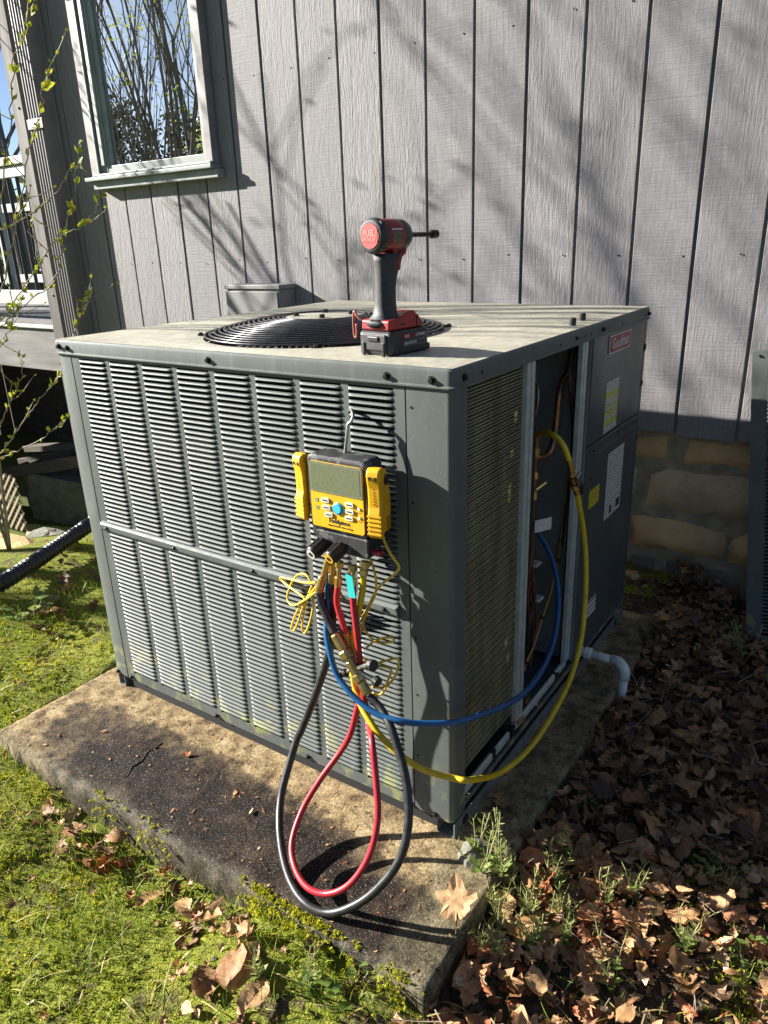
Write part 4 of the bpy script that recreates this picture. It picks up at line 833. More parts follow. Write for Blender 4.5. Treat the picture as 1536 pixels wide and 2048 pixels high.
    for k in range(1, 8): fr.box(c0 + pt * k - (pt - w), c0 + pt * k, .0005, .004, .013, zt - .004)
    fr.box(c0 + pt * 7 + w, -.1025, 0, .004, -.014, zt)
    fr.box(c0, c0 + pt * 7 + w, 0.0002, .004, -.014, .013); fr.box(c0, c0 + pt * 7 + w, .0002, .004, .962, zt)
    fr.box(c0, c0 + pt * 7 + w, .0007, .004, .474, .512)
    panel = fr.build('louvre_panel', 'unit_paint', ac)
    MB().box(-1.1405, -1.1385, .004, .012, -.01, zt).box(-.1018, -.0992, .004, .012, -.01, zt).build('seam', 'void_black', ac)
    rail = MB(); pr = [(0, .478), (-.006, .480), (-.010, .486), (-.010, .499), (-.006, .505), (0, .508)]
    ra, rb = -1.13, -.128
    vs = [(x, y, z) for x in (ra, rb) for y, z in pr]; k = len(pr)
    rail.add(vs, [(i, i + 1, k + i + 1, k + i) for i in range(k - 1)] + [tuple(range(k)), tuple(range(2 * k - 1, k - 1, -1))])
    rail.build('middle_rail', 'unit_paint', panel, smooth=False)
    for x in (-1.10, -.82, -.54, -.16): bolt((x, -.0102, .492), (0, -1, 0), ac, .55)
    for x in (-1.185, -1.12, -.75, -.42, -.112, -.045): bolt((x, -.002, -.004), (0, -1, 0), ac, .75)
    for x, z in ((-.088, .93), (-.088, .74), (-.088, .56), (-.088, .44), (-.088, .30), (-.088, .14)): MB().lathe([(.0028, 0), (.0028, .0006)], (x, -.001, z), (0, -1, 0), 8).build('rivet', 'void_black', ac)
    rows = [.958 - .01305 * i for i in range(35)] + [.4735 - .01305 * i for i in range(35)]
    sm = slat_mesh(w, 'unit_paint')
    for k in range(4, 8):
        for z in rows: put('slat', sm, panel, M=Matrix.Translation((c0 + pt * k, rnd.uniform(-.0003, .0003), z + rnd.uniform(-.0002, .0002))) @ Matrix.Rotation(rnd.gauss(0, .035), 4, 'X') @ Matrix.Rotation(rnd.gauss(0, .0012), 4, 'Y'))
    base = np.array([v.co[:] for v in sm.vertices]); fb = np.array([p.vertices[:] for p in sm.polygons]); VV = []; FF = []
    for k in range(4):
        for z in rows: FF.append(fb + len(VV) * len(base)); VV.append(base + np.array([c0 + pt * k, 0, z]))
    tag(put('far_slats', np_mesh('far_slats', np.vstack(VV), np.vstack(FF), 'unit_paint', smooth=True), panel), kind='stuff')
    # coil behind the louvres, near-black colour stands for shade between slats
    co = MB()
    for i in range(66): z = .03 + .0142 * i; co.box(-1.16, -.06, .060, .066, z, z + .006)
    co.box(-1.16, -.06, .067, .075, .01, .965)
    tag(co.build('front_coil', 'coil_shaded', ac), kind='stuff')
    # --- open right side: coil
    cf = MB(); nrow = 126
    for i in range(nrow):
        z = .085 + .007 * i; dx = .0012 * math.sin(i * 2.3)
        cf.box(-.024, -.010 + dx, .045, .325, z, z + .0034)
    tag(cf.build('side_coil', 'coil_dirty', ac), kind='stuff')
    MB().box(-.05, -.0225, .045, .322, .07, .966).build('coil_core', 'coil_shaded', ac)  # near-black sheet painted in for the shade between the fins
    for (y, z, h) in ((.275, .77, .02), (.268, .665, .05), (.272, .30, .03), (.285, .25, .025), (.29, .845, .03)):
        a = MB(); a.add([(-.0105, y, z), (-.0100, y + .012, z + h * .2), (-.0105, y + .014, z + h), (-.0100, y - .004, z + h * .8)], [(0, 1, 2, 3)]); a.build('dust_clump', 'coil_dust', ac)
    # --- posts, compartment, partition
    post('channel_post', [(-.012, .328), (-.001, .328), (-.001, .346), (-.006, .346), (-.006, .352), (-.001, .352), (-.001, .368), (-.02, .368)], .055, zt - .001, 'galvanised')
    post('channel_post', [(-.012, .662), (-.001, .662), (-.001, .676), (-.006, .676), (-.006, .682), (-.001, .682), (-.001, .698), (-.02, .698)], .05, zt - .001, 'galvanised')
    MB().box(-.7, -.004, .735, .738, .02, zt).build('partition', 'interior_paint', ac)
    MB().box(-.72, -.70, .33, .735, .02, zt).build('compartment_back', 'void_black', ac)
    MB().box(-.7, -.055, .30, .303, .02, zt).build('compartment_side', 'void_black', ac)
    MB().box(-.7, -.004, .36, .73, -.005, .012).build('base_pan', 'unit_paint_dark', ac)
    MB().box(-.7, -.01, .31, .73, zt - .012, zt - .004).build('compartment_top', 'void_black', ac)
    for (x, z) in ((-.05, .55), (-.052, .50), (-.06, .80)): MB().lathe([(.0025, 0), (.0025, .0006)], (x, .7345, z), (0, -1, 0), 8).build('rivet', 'void_black', ac)
    # --- access panels
    px = .0
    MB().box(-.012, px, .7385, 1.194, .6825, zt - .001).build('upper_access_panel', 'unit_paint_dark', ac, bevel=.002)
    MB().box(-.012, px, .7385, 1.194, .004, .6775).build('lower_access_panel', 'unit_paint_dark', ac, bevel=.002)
    MB().box(-.0005, .0035, .80, 1.15, .645, .6475).build('panel_rib', 'unit_paint_dark', ac, bevel=.001)
    MB().box(-.03, -.014, .70, .7375, .02, zt).build('dark_gap_strip', 'void_black', ac)  # black strip painted in as the dark gap beside the access panels
    MB().box(-.012, -.0005, 1.198, DP - .0005, .0, zt).build('rear_corner_strip', 'unit_paint_dark', ac, bevel=.002)
    for z, r in ((.885, .0125), (.775, .0105), (.60, .006)): MB().lathe([(r, 0), (r, .0012)], (-.0005, 1.2115, z), (1, 0, 0), 16).build('knockout', 'void_black', ac)
    for y, z in ((.79, .66), (1.0, .665), (1.17, .66), (.78, .58)): bolt((.0005, y, z), (1, 0, 0), ac, .45)
    # badge and labels (flat print)
    U, Vv = (0, 1, 0), (0, 0, 1)
    def rr_poly(w_, h_, r): return rrect(0, w_, 0, h_, r, 5)
    bd = MB().prism(rr_poly(.188, .050, .007), (.0012, .858, .911), U, Vv, (1, 0, 0), .0015).build('badge', 'print_white', ac)
    MB().prism(rr_poly(.178, .042, .005), (.0029, .863, .915), U, Vv, (1, 0, 0), .0006).build('badge_face', 'badge_red', bd)
    text_obj('badge_lettering', 'Goodman', .041, (.0039, .952, .936), U, Vv, 'print_white', bd, stretch=.86)
    def label_mat(name, paper, ink, rows, cols, seed, band=None):
        m, nt, bs = nodes_of(name); v = coords(nt, 'O')
        s = N(nt, 'ShaderNodeSeparateXYZ'); nt.links.new(v, s.inputs[0])
        lines = math_n(nt, 'GREATER_THAN', math_n(nt, 'FRACT', math_n(nt, 'MULTIPLY', s.outputs[2], rows)), .5)
        w_ = noise(nt, coords(nt, 'O', (1, cols, rows * 2.0)), 1.0, 3, .7)
        ink_f = math_n(nt, 'MULTIPLY', lines, ramp(nt, w_, [(.48, (0, 0, 0)), (.52, (1, 1, 1))]))
        c = mixc(nt, math_n(nt, 'MULTIPLY', ink_f, .9), paper, ink)
        if band: c = mixc(nt, ramp(nt, noise(nt, coords(nt, 'O', (1, .3, band)), 1., 0), [(.54, (0, 0, 0)), (.56, (1, 1, 1))]), c, (.45, .42, .05))
        nt.links.new(c, bs.inputs['Base Color']); bs.inputs['Roughness'].default_value = .5; G[name] = m; return name
    label_mat('label_warning', (.52, .52, .46), (.05, .05, .05), 110, 190, 1, 46); label_mat('label_rating', (.55, .55, .52), (.03, .03, .03), 95, 130, 2)
    label_mat('label_yellow', (.55, .45, .02), (.12, .10, .02), 120, 120, 3)
    MB().box(.0006, .0012, .860, .972, .690, .836).build('warning_label', 'label_warning', ac)
    rl = MB().box(.0006, .0012, .925, 1.075, .405, .615).build('rating_label', 'label_rating', ac)
    for y_, w2, z_ in ((1.03, .035, .418), (.97, .02, .415)): MB().box(.0013, .0016, y_, y_ + w2, z_, z_ + .027).build('print_block', 'print_black', rl)
    MB().box(.0006, .0012, .778, .862, .490, .544).build('yellow_label', 'label_yellow', ac)
    st = MB()
    for i in range(4): st.box(.0006, .0012, .80, .905, .118 + .0165 * i + (.0 if i < 3 else .001), .129 + .0165 * i if i < 3 else .1725)
    st.build('drain_label', 'print_white', ac)
    # --- lower edge of the open side: pan rail pieces and skid channels
    MB().box(-.012, -.002, .06, .30, .022, .045).build('pan_rail', 'galvanised', ac, bevel=.004)
    MB().box(-.012, -.002, .33, .60, .026, .049).build('pan_rail', 'galvanised', ac, bevel=.004)
    MB().box(-.012, -.0015, .61, .68, .032, .052).build('pan_rail', 'galvanised', ac, bevel=.004)
    MB().box(-.006, .003, .03, 1.21, .003, .014).build('pan_flange', 'unit_paint', ac, bevel=.002)
    for y in (.31, .605, .20): MB().box(-.013, -.0012, y, y + .018, .02, .047).build('rail_clip', 'void_black', ac)
    for x0_, nm in ((-.042, 'right'), (-1.19, 'left')):
        sk = MB(); x1_ = x0_ + .046 if x0_ > -1 else x0_ + .03
        sk.box(x1_ - .003, x1_, .0, 1.215, PADZ + .001, -.0145); sk.box(x0_, x0_ + .0025, .0, 1.215, PADZ + .001, -.0145); sk.box(x0_ + .0025, x1_ - .003, .0, 1.215, PADZ + .001, PADZ + .004)
        s_ = sk.build('skid', 'galv_dull', ac)
        for y in (.05, 1.13): MB().lathe([(.013, 0), (.013, .0008)], (x1_ + .0002, y, -.033), (1, 0, 0), 16).build('skid_hole', 'void_black', s_)
    MB().box(-1.158, -.045, .010, 1.2, PADZ + .005, -.0135).build('dark_gap_block', 'void_black', ac)  # black block painted in for the shade in the gap below the cabinet
    # --- pipes and wires inside the compartment
    def tb(name, key, r, m, n=8): return MB().tube(spline(PATH[key], 8), r, n).build(name, m, ac, smooth=True)
    tb('copper_pipe', 'copper_a', .0085, 'copper', 10); cb = tb('copper_pipe', 'copper_b', .007, 'copper', 10)
    tb('conduit', 'conduit', .007, 'black_plastic'); tb('orange_wire', 'wire_orange', .0028, 'wire_orange', 6); tb('black_wire', 'wire_black', .003, 'black_plastic', 6)
    tb('yellow_wire', 'wire_yellow', .0026, 'wire_tan', 6); tb('pink_wire', 'wire_pink', .0024, 'wire_pinkish', 6); tb('grey_wire', 'wire_grey', .002, 'steel', 6); tb('brown_wire', 'wire_brown', .002, 'copper', 6)
    for k, z in ((2, .012), (3, .010), (4, .012)):
        c = Vector(PATH['copper_b'][k]); MB().lathe([(.009, -z), (.012, -z + .002), (.012, z - .002), (.009, z)], c, (0, 0, 1), 6).build('brass_nut', 'brass', ac)
    c = Vector(PATH['copper_b'][4]) + Vector((0, .012, .01)); MB().cyl(c, c + Vector((.012, .035, .012)), .006, 8).build('service_port', 'brass', ac)
    for key, t in (('copper_b', 6), ('copper_b', 7)):
        c = Vector(PATH[key][t]); MB().box(-.016, .016, -.004, .030, -.003, .003, Matrix.Translation(c)).build('cable_tie', 'print_white', ac)
    c = Vector(PATH['copper_b'][5]) + Vector((.012, -.01, .0)); MB().box(-.001, .0, 0, .055, -.017, .017, Matrix.Translation(c) @ Matrix.Rotation(-.5, 4, 'Z')).build('paper_tag', 'print_white', ac)
    for key, t in (('wire_yellow', 2), ('wire_yellow', 3), ('wire_yellow', 5), ('wire_yellow', 7)):
        c = Vector(PATH[key][t]); MB().cyl(c - Vector((0, 0, .003)), c + Vector((0, 0, .003)), .006, 8).build('wire_clip', 'black_plastic', ac)
mat('coil_shaded', (.014, .015, .014), (.008, .008, .008), .7, 0, 60)
mat('galv_dull', (.20, .215, .21), (.13, .14, .135), .5, .3, 25)
mat('wire_orange', (.42, .12, .03), (.3, .08, .02), .5); mat('wire_tan', (.5, .3, .05), (.38, .2, .04), .5); mat('wire_pinkish', (.35, .14, .11), (.25, .1, .08), .5)
build_unit()

# removed side panel leaning on the wall at the right
def leaning_panel():
    A, B = Vector((.385, 1.365, -.115)), Vector((.262, 1.49, .850))
    up = (B - A).normalized(); rt = Vector((1, 0, 0)); rt = (rt - up * rt.dot(up)).normalized(); nrm = rt.cross(up)
    t = thing('loose_louvre_panel', 'detached grey louvred panel leaning against the wall at the right edge', 'panel', A)
    M = Matrix.Translation(A) @ Matrix((rt, -nrm, up)).transposed().to_4x4()      # local x right, y into the wall, z up
    L = (B - A).length; W = .66
    fr = MB(); fr.box(0, .048, 0, .003, 0, L, M); fr.box(W - .048, W, 0, .003, 0, L, M); fr.box(.048, W - .048, .0003, .003, 0, .03, M); fr.box(.048, W - .048, .0003, .003, L - .03, L, M)
    for k in range(1, 4): fr.box(.048 + .1412 * k - .012, .048 + .1412 * k, .0004, .003, .03, L - .03, M)
    fr.box(.0, .003, .003, .03, 0, L, M)
    f = fr.build('frame', 'unit_paint', t, bevel=.0012)
    bolt(M @ Vector((.024, -.001, L - .018)), nrm, t, .5)
    MB().box(.05, W - .05, .02, .024, .03, L - .03, M).build('backing_mesh', 'void_black', t)
    sm = slat_mesh(.129, 'unit_paint')
    for k in range(4):
        for i in range(70):
            z = L - .033 - .01305 * i
            if z > .04: put('slat', sm, f, M=M @ Matrix.Translation((.048 + .1412 * k, 0, z)))
leaning_panel()

# white drain pipe from the unit
def pvc():
    d = thing('drain_line', 'short white plastic condensate pipe with an elbow beside the unit', 'pipe', (.06, .785, .03))
    y, z = .786, .03
    MB().lathe([(.0165, 0), (.0165, .012), (.0125, .013), (.0125, .02)], (-.002, y, z), (1, 0, 0), 16).build('coupling', 'pvc_white', d, smooth=False)
    MB().lathe([(.017, 0), (.018, .003), (.018, .018), (.0165, .021)], (.018, y, z), (1, 0, 0), 12).build('hex_nut', 'pvc_white', d)
    MB().cyl((.036, y, z), (.105, y, z), .0122, 18).build('straight_pipe', 'pvc_white', d, smooth=True)
    arc = [(.10, y, z)] + [(.118 + .026 * math.sin(a), y - .012 * math.sin(a), z - .026 + .026 * math.cos(a)) for a in [math.pi / 2 * i / 7 for i in range(8)]] + [(.144, y - .012, z - .045)]
    MB().tube(arc, .0155, 18).build('elbow', 'pvc_white', d, smooth=True)
    MB().cyl((.144, y - .012, z - .04), (.138, y - .016, z - .20), .0122, 18).build('drop_pipe', 'pvc_white', d, smooth=True)
pvc()
# ------------------------------------------------------------------ impact driver standing on the lid
def impact_driver():
    t = thing('impact_driver', 'red and black cordless impact driver standing on its battery on the lid', 'power tool', (-.202, .128, H + .001), local=True, rz=math.radians(-7))
    # local: x across, y forward (towards the bit), z up; battery base centred
    bt = MB().box(-.043, .043, -.066, .070, .0, .050).build('battery', 'black_plastic', t, bevel=.009, seg=3)
    MB().box(-.045, .045, -.052, .0725, .004, .017).build('battery_skirt', 'black_plastic', bt, bevel=.003)
    MB().box(-.031, .031, -.0705, -.064, .012, .044).build('battery_end', 'rubber_grey', bt, bevel=.003)
    for x in (-.026, .0255): MB().box(x - .003, x + .003, -.0735, -.068, .0, .028).build('latch_rib', 'black_plastic', bt, bevel=.001)
    MB().box(-.014, .014, -.074, -.069, .030, .040).build('latch', 'black_plastic', bt, bevel=.002)
    MB().box(.0432, .0438, -.025, .052, .017, .029).build('battery_label', 'label_grey', bt)
    MB().box(.0432, .0438, -.024, .000, .0325, .0415).build('battery_logo', 'badge_red', bt)
    U, V = (0, 1, 0), (0, 0, 1)
    text_obj('battery_lettering', 'RED', .0085, (.0442, .0115, .037), U, V, 'badge_red', bt, .0002); text_obj('battery_lettering', 'LITHIUM', .0085, (.0442, .036, .037), U, V, 'print_white', bt, .0002)
    text_obj('battery_lettering', 'M18', .0075, (.0442, -.012, .037), U, V, 'print_white', bt, .0002)
    text_obj('battery_lettering', 'HIGH OUTPUT', .0068, (.0442, -.001, .023), U, V, 'print_white', bt, .0002); text_obj('battery_lettering', 'XC6.0', .0078, (.0442, .038, .023), U, V, 'print_black', bt, .0002)
    # red foot of the handle
    ft = MB().prism([(-.064, .0505), (.062, .0505), (.060, .056), (.044, .074), (.036, .077), (.030, .084), (.012, .084), (-.030, .072), (-.062, .070)], (-.036, 0, 0), (0, 1, 0), (0, 0, 1), (1, 0, 0), .072).build('foot', 'tool_red', t, bevel=.006, seg=3)
    MB().box(-.010, .010, -.0665, -.060, .055, .061).box(-.010, .010, -.0655, -.060, .066, .071).build('foot_vent', 'void_black', ft)
    for i in range(3): MB().lathe([(.0016, 0), (.0016, .0006)], (.0362, -.022 + .007 * i, .060), (1, 0, 0), 8).build('screw_hole', 'void_black', ft)
    MB().box(.030, .0368, .034, .036, .052, .073).build('foot_seam', 'void_black', ft)
    # grip: lofted rounded sections (y centre, z, half length y, half width x)
    secs = [(-.020, .060, .040, .033), (-.018, .070, .032, .029), (-.016, .080, .026, .021), (-.014, .100, .0245, .0175), (-.013, .125, .024, .0168), (-.010, .148, .026, .0172), (-.006, .166, .030, .0182), (-.004, .178, .034, .0195), (-.002, .192, .036, .021)]
    n = 20; vs = []
    for yc, z, hy, hx in secs:
        for j in range(n):
            a = 2 * math.pi * j / n; c, s = math.cos(a), math.sin(a); q = (abs(c) ** 2.8 + abs(s) ** 2.8) ** (1 / 2.8)
            vs.append((hx * c / q, yc + hy * s / q, z))
    MB().add(vs, [(i * n + j, i * n + (j + 1) % n, (i + 1) * n + (j + 1) % n, (i + 1) * n + j) for i in range(len(secs) - 1) for j in range(n)] + [tuple(range(n - 1, -1, -1)), tuple(range((len(secs) - 1) * n, len(secs) * n))]).build('grip', 'rubber_grey', t, smooth=True)
    gp = MB()
    for i in range(0): pass
    # trigger and red guard neck
    MB().prism([(.020, .150), (.030, .162), (.030, .186), (.016, .186), (.014, .166)], (-.009, 0, 0), (0, 1, 0), (0, 0, 1), (1, 0, 0), .018).build('trigger', 'tool_red', t, bevel=.003)
    nk = MB().prism([(-.006, .200), (.006, .178), (.016, .160), (.022, .160), (.024, .172), (.030, .184), (.044, .190), (.048, .204), (.03, .212)], (-.019, 0, 0), (0, 1, 0), (0, 0, 1), (1, 0, 0), .038).build('neck', 'tool_red', t, bevel=.004)
    MB().box(.0188, .0196, .014, .024, .192, .198).box(.0188, .0196, .030, .034, .192, .198).build('selector', 'void_black', nk, bevel=.001)
    # motor body: lathe along +y at z=.222
    ax = (0, 1, 0); o = (0, 0, .224)
    MB().lathe([(.029, -.026), (.0305, -.020), (.0305, .030), (.030, .040), (.028, .048)], o, ax, 36).build('motor_housing', 'tool_red', t, smooth=True)
    MB().lathe([(.0285, .044), (.0300, .050), (.0295, .064), (.026, .075), (.020, .083), (.013, .087), (.010, .092), (.009, .096)], o, ax, 36).build('nose', 'dark_grey_metal', t, smooth=True)
    cap = MB().lathe([(.0225, -.0525), (.026, -.053), (.0305, -.049), (.0325, -.042), (.0325, -.030), (.0315, -.0255)], o, ax, 36).build('rear_cap', 'rubber_grey', t, smooth=True)
    MB().lathe([(.0224, -.0545), (.0224, -.0526)], o, ax, 32).build('cap_face', 'cap_red', cap)
    for i in range(4):
        a = math.radians(45 + 90 * i); c = Vector((.031 * math.cos(a), 0, .224 + .031 * math.sin(a)))
        MB().cyl(c + Vector((0, -.047, 0)), c + Vector((0, -.030, 0)), .0045, 10).build('cap_screw', 'black_plastic', cap)
    bar = MB().box(-.0192, .0192, -.0553, -.0547, .213, .235).build('cap_band', 'cap_red', cap)
    text_obj('cap_lettering', 'FUEL', .0155, (0, -.0558, .2285), (1, 0, 0), V, 'cap_print', cap, .0003, stretch=.85)
    text_obj('cap_lettering', 'BRUSHLESS', .0068, (0, -.0558, .2175), (1, 0, 0), V, 'cap_print', cap, .0003, stretch=.9)
    # side rating label following the housing
    for (z0, z1, m) in ((-.014, .0075, 'label_side'), (.0095, .0125, 'print_white')):
        vs = []
        for y in (-.012, .030):
            for i in range(7):
                z = z0 + (z1 - z0) * i / 6; r = .0309; vs.append((math.sqrt(r * r - z * z), y, .224 + z))
        MB().add(vs, [(i, i + 7, i + 8, i + 1) for i in range(6)]).build('side_label', m, t, smooth=True)
    MB().cyl((0, .034, .224), (0, .130, .224), .0048, 8).build('bit_extension', 'dark_steel', t)
    MB().lathe([(.0055, 0), (.0085, .003), (.0085, .020), (.007, .022)], (0, .116, .224), ax, 16).build('nut_socket', 'dark_steel', t)
    hk = [(-.038, -.058, .066), (-.050, -.060, .074), (-.055, -.058, .085), (-.058, -.05, .088), (-.058, -.045, .07), (-.058, -.045, .048), (-.056, -.047, .042), (-.054, -.050, .05), (-.052, -.052, .066)]
    hk = [(-.036, -.052, .066), (-.046, -.056, .070), (-.054, -.058, .078), (-.058, -.058, .084), (-.062, -.058, .080), (-.063, -.058, .06), (-.062, -.058, .038), (-.058, -.058, .034), (-.055, -.058, .042), (-.055, -.058, .06)]
    MB().tube(spline(hk, 5), .0024, 8).build('belt_hook', 'hook_rose', t, smooth=True)
    # settle the lengths of the tool along its axis
    def remap(o, f):
        for v in o.data.vertices: v.co.y = f(v.co.y)
    for o in t.children_recursive:
        n_ = o.name.split('.')[0]
        if n_ in ('motor_housing', 'nose', 'rear_cap', 'cap_face', 'cap_screw', 'cap_band', 'cap_lettering', 'side_label'): remap(o, lambda y: -.068 + (y + .0525) * .74)
        elif n_.startswith(('battery', 'latch', 'foot', 'screw_hole')): remap(o, lambda y: -.066 + (y + .066) * .87)
        elif n_ in ('neck', 'trigger', 'selector'): remap(o, lambda y: y * .85 - .022)
        elif n_ == 'grip': remap(o, lambda y: y * .9 - .018)
mat('label_grey', (.07, .085, .085), (.06, .07, .07), .5); mat('dark_grey_metal', (.085, .085, .085), (.06, .06, .06), .4, .2, 30)
mat('cap_red', (.50, .045, .04), (.42, .035, .03), .5, 0, 60); mat('cap_print', (.68, .30, .26), (.6, .24, .2), .5); mat('hook_rose', (.42, .16, .12), (.3, .09, .07), .4, .4, 40)
mat('label_side', (.16, .14, .09), (.08, .03, .03), .5, 0, 260, kind='O')
impact_driver()

# ------------------------------------------------------------------ digital manifold hanging on the louvres
gauge = thing('refrigerant_gauge', 'yellow and black digital manifold gauge with screen hooked on the louvres', 'gauge', (-.205, -.055, .66), local=True)
def build_gauge():
    t = gauge                      # local: x right, y into the panel, z up; origin at the manifold block
    # the case leans a little, top towards the panel
    def P(x0, x1, y0, y1, z0, z1): return MB().box(x0, x1, y0, y1, z0, z1)
    yf = -.032
    MB().prism(rrect(-.077, .069, .022, .178, .014, 4), (0, yf + .001, 0), (1, 0, 0), (0, 0, 1), (0, 1, 0), .056).build('rubber_case', 'scuffed_rubber', t, bevel=.007, seg=3)
    fc = MB().prism(rrect(-.068, .060, .030, .166, .006, 3), (0, yf - .0008, 0), (1, 0, 0), (0, 0, 1), (0, 1, 0), .002).build('face_plate', 'tool_yellow', t)
    MB().prism(rrect(-.0675, .0595, .104, .1655, .004, 3), (0, yf - .0022, 0), (1, 0, 0), (0, 0, 1), (0, 1, 0), .0012).build('display', 'lcd', t)
    MB().prism(rrect(-.063, .055, .109, .161, .003, 3), (0, yf - .0026, 0), (1, 0, 0), (0, 0, 1), (0, 1, 0), .0003).build('display_window', 'lcd_window', t)
    MB().lathe([(.0125, 0), (.0125, .003), (.010, .0045)], (.0, yf - .001, .076), (0, -1, 0), 24).build('round_button', 'button_blue', t)
    MB().lathe([(.0085, 0), (.0085, .0006)], (.0, yf - .0055, .076), (0, -1, 0), 20).build('round_button_ring', 'button_ring', t)
    bm = MB().prism(rrect(-.0095, .0095, -.0045, .0045, .002, 3), (0, 0, 0), (1, 0, 0), (0, 0, 1), (0, -1, 0), .003).mesh('button', 'button_white')
    for x, z, w in ((-.031, .089, ''), (-.029, .074, ''), (-.024, .060, ''), (.028, .089, '▲'), (.028, .075, ''), (.026, .061, '▼')):
        b = put('button', bm, t, M=Matrix.Translation((x, yf - .001, z)))
        MB().box(-.006, .006, -.0036, -.0032, -.0012, .0012, Matrix.Translation((x, yf - .001, z))).build('button_legend', 'print_black', t)
    for x, z in ((.050, .084), (.050, .066)):
        MB().lathe([(.0035, 0), (.0035, .002)], (x, yf - .001, z), (0, -1, 0), 10).build('small_button', 'button_white', t)
        MB().box(x - .006, x + .006, yf - .0015, yf - .001, z - .0085, z - .0075).build('legend', 'print_black', t)
    for z in (.086, .070): MB().box(-.058, -.050, yf - .0015, yf - .001, z - .004, z + .004).build('legend', 'legend_green', t)
    text_obj('gauge_lettering', 'Fieldpiece', .0135, (.0, yf - .0014, .0475), (1, 0, 0), (0, 0, 1), 'print_black', t, .0002, stretch=.95)
    text_obj('gauge_lettering', 'Digital Manifold - Micron Gauge', .0048, (.002, yf - .0014, .0375), (1, 0, 0), (0, 0, 1), 'print_black', t, .0002)
    # manifold block, knobs and fittings
    blk = MB().prism(rrect(-.066, .064, -.022, .020, .006, 3), (0, yf + .004, 0), (1, 0, 0), (0, 0, 1), (0, 1, 0), .046).build('manifold_block', 'scuffed_rubber', t, bevel=.003)
    MB().box(-.082, -.066, yf + .012, yf + .04, .0, .03).build('side_port', 'rubber_grey', t, bevel=.004)
    MB().lathe([(.006, 0), (.006, .02)], (.064, yf + .02, -.010), (1, 0, 0), 12).build('side_knob', 'badge_red', t)
    for x, m in ((-.046, 'print_white'), (.000, 'knob_yellow')):
        kb = MB().lathe([(.0135, 0), (.0145, .004), (.0145, .036), (.0125, .040)], (x, yf + .004, -.006), (-.12, -1, -.35), 18).build('knob', 'black_plastic', t, smooth=False)
        a = Vector((-.12, -1, -.35)).normalized(); c = Vector((x, yf + .004, -.006)) + a * .0402
        MB().lathe([(.0105, 0), (.0105, .0016)], c, a, 18).build('knob_ring', m, kb); MB().lathe([(.0055, .0016), (.0055, .0022)], c, a, 12).build('knob_mark', 'black_plastic', kb)
        for q in range(9):
            th = 2 * math.pi * q / 9; u = a.orthogonal().normalized(); w = a.cross(u); r = u * math.cos(th) + w * math.sin(th)
            b0 = Vector((x, yf + .004, -.006)) + r * .0148; MB().cyl(b0 + a * .006, b0 + a * .034, .0016, 5).build('knob_ridge', 'black_plastic', kb)
    # hook
    o = Vector((-.205, -.055, .66))
    MB().tube([Vector(p) - o for p in spline(PATH['hook'], 6)], .0032, 10).build('hook', 'steel', t, smooth=True)
    MB().box(-.03, .03, .024, .032, .03, .17).build('rear_bracket', 'black_plastic', t)
mat('lcd_window', (.15, .165, .10), (.12, .135, .08), .10, 0, 260); mat('button_ring', (.05, .42, .62), (.04, .36, .55), .4)
mat('knob_yellow', (.75, .42, .02), (.65, .35, .02), .45); mat('legend_green', (.2, .3, .12), (.16, .24, .1), .5)
build_gauge()
def clamp(label, x, z0, y0, rz, flip):
    """pipe clamp thermometer: two long yellow jaws hinged near the top, ribbed grips"""
    t = thing('pipe_clamp', label, 'clamp', (x, y0, z0), local=True, rz=rz)
    prof = [(.0, .0), (.010, -.002), (.016, .006), (.016, .048), (.012, .062), (.013, .10), (.018, .124), (.016, .134), (.008, .139), (-.002, .138), (-.010, .132), (-.012, .10), (-.008, .06), (-.006, .03)]
    a = MB().prism([(y, z) for y, z in [(-v, w) for v, w in prof]], (-.014, 0, 0), (0, 1, 0), (0, 0, 1), (1, 0, 0), .028).build('front_jaw', 'tool_yellow', t, bevel=.004, seg=3)
    for i in range(5): MB().box(-.0150, .0150, -.0172, -.0148, .006 + .009 * i, .0105 + .009 * i).build('grip_rib', 'tool_yellow', a, bevel=.001)
    for i in (-1, 1): MB().box(i * .006 - .0018, i * .006 + .0018, -.0186, -.0150, .117, .124).build('slot', 'void_black', a)
    for i in range(7): MB().box(-.002, .0, -.0135, -.0122, .068 + .006 * i, .070 + .006 * i).build('emboss', 'tool_yellow_dark', a)
    b = MB().prism([(.012, .005), (.030, .002), (.040, .010), (.042, .06), (.036, .10), (.024, .130), (.012, .126), (.018, .08), (.016, .04)], (-.010, 0, 0), (0, 1, 0), (0, 0, 1), (1, 0, 0), .020).build('rear_jaw', 'tool_yellow', t, bevel=.003)
    for i in range(4): MB().box(.0095, .0112, .018 + .005 * i, .0205 + .005 * i, .006, .034).build('rear_rib', 'tool_yellow_dark', b)
    MB().cyl((-.016, .012, .112), (.016, .012, .112), .010, 16).build('pivot', 'black_plastic', t)
    return t
mat('tool_yellow_dark', (.5, .22, .006), (.42, .18, .005), .5)
clamp('yellow pipe clamp sensor on the left side of the gauge', -.302, .694, -.072, math.radians(-14), 1)
clamp('yellow pipe clamp sensor on the right side of the gauge', -.122, .690, -.074, math.radians(10), 1)

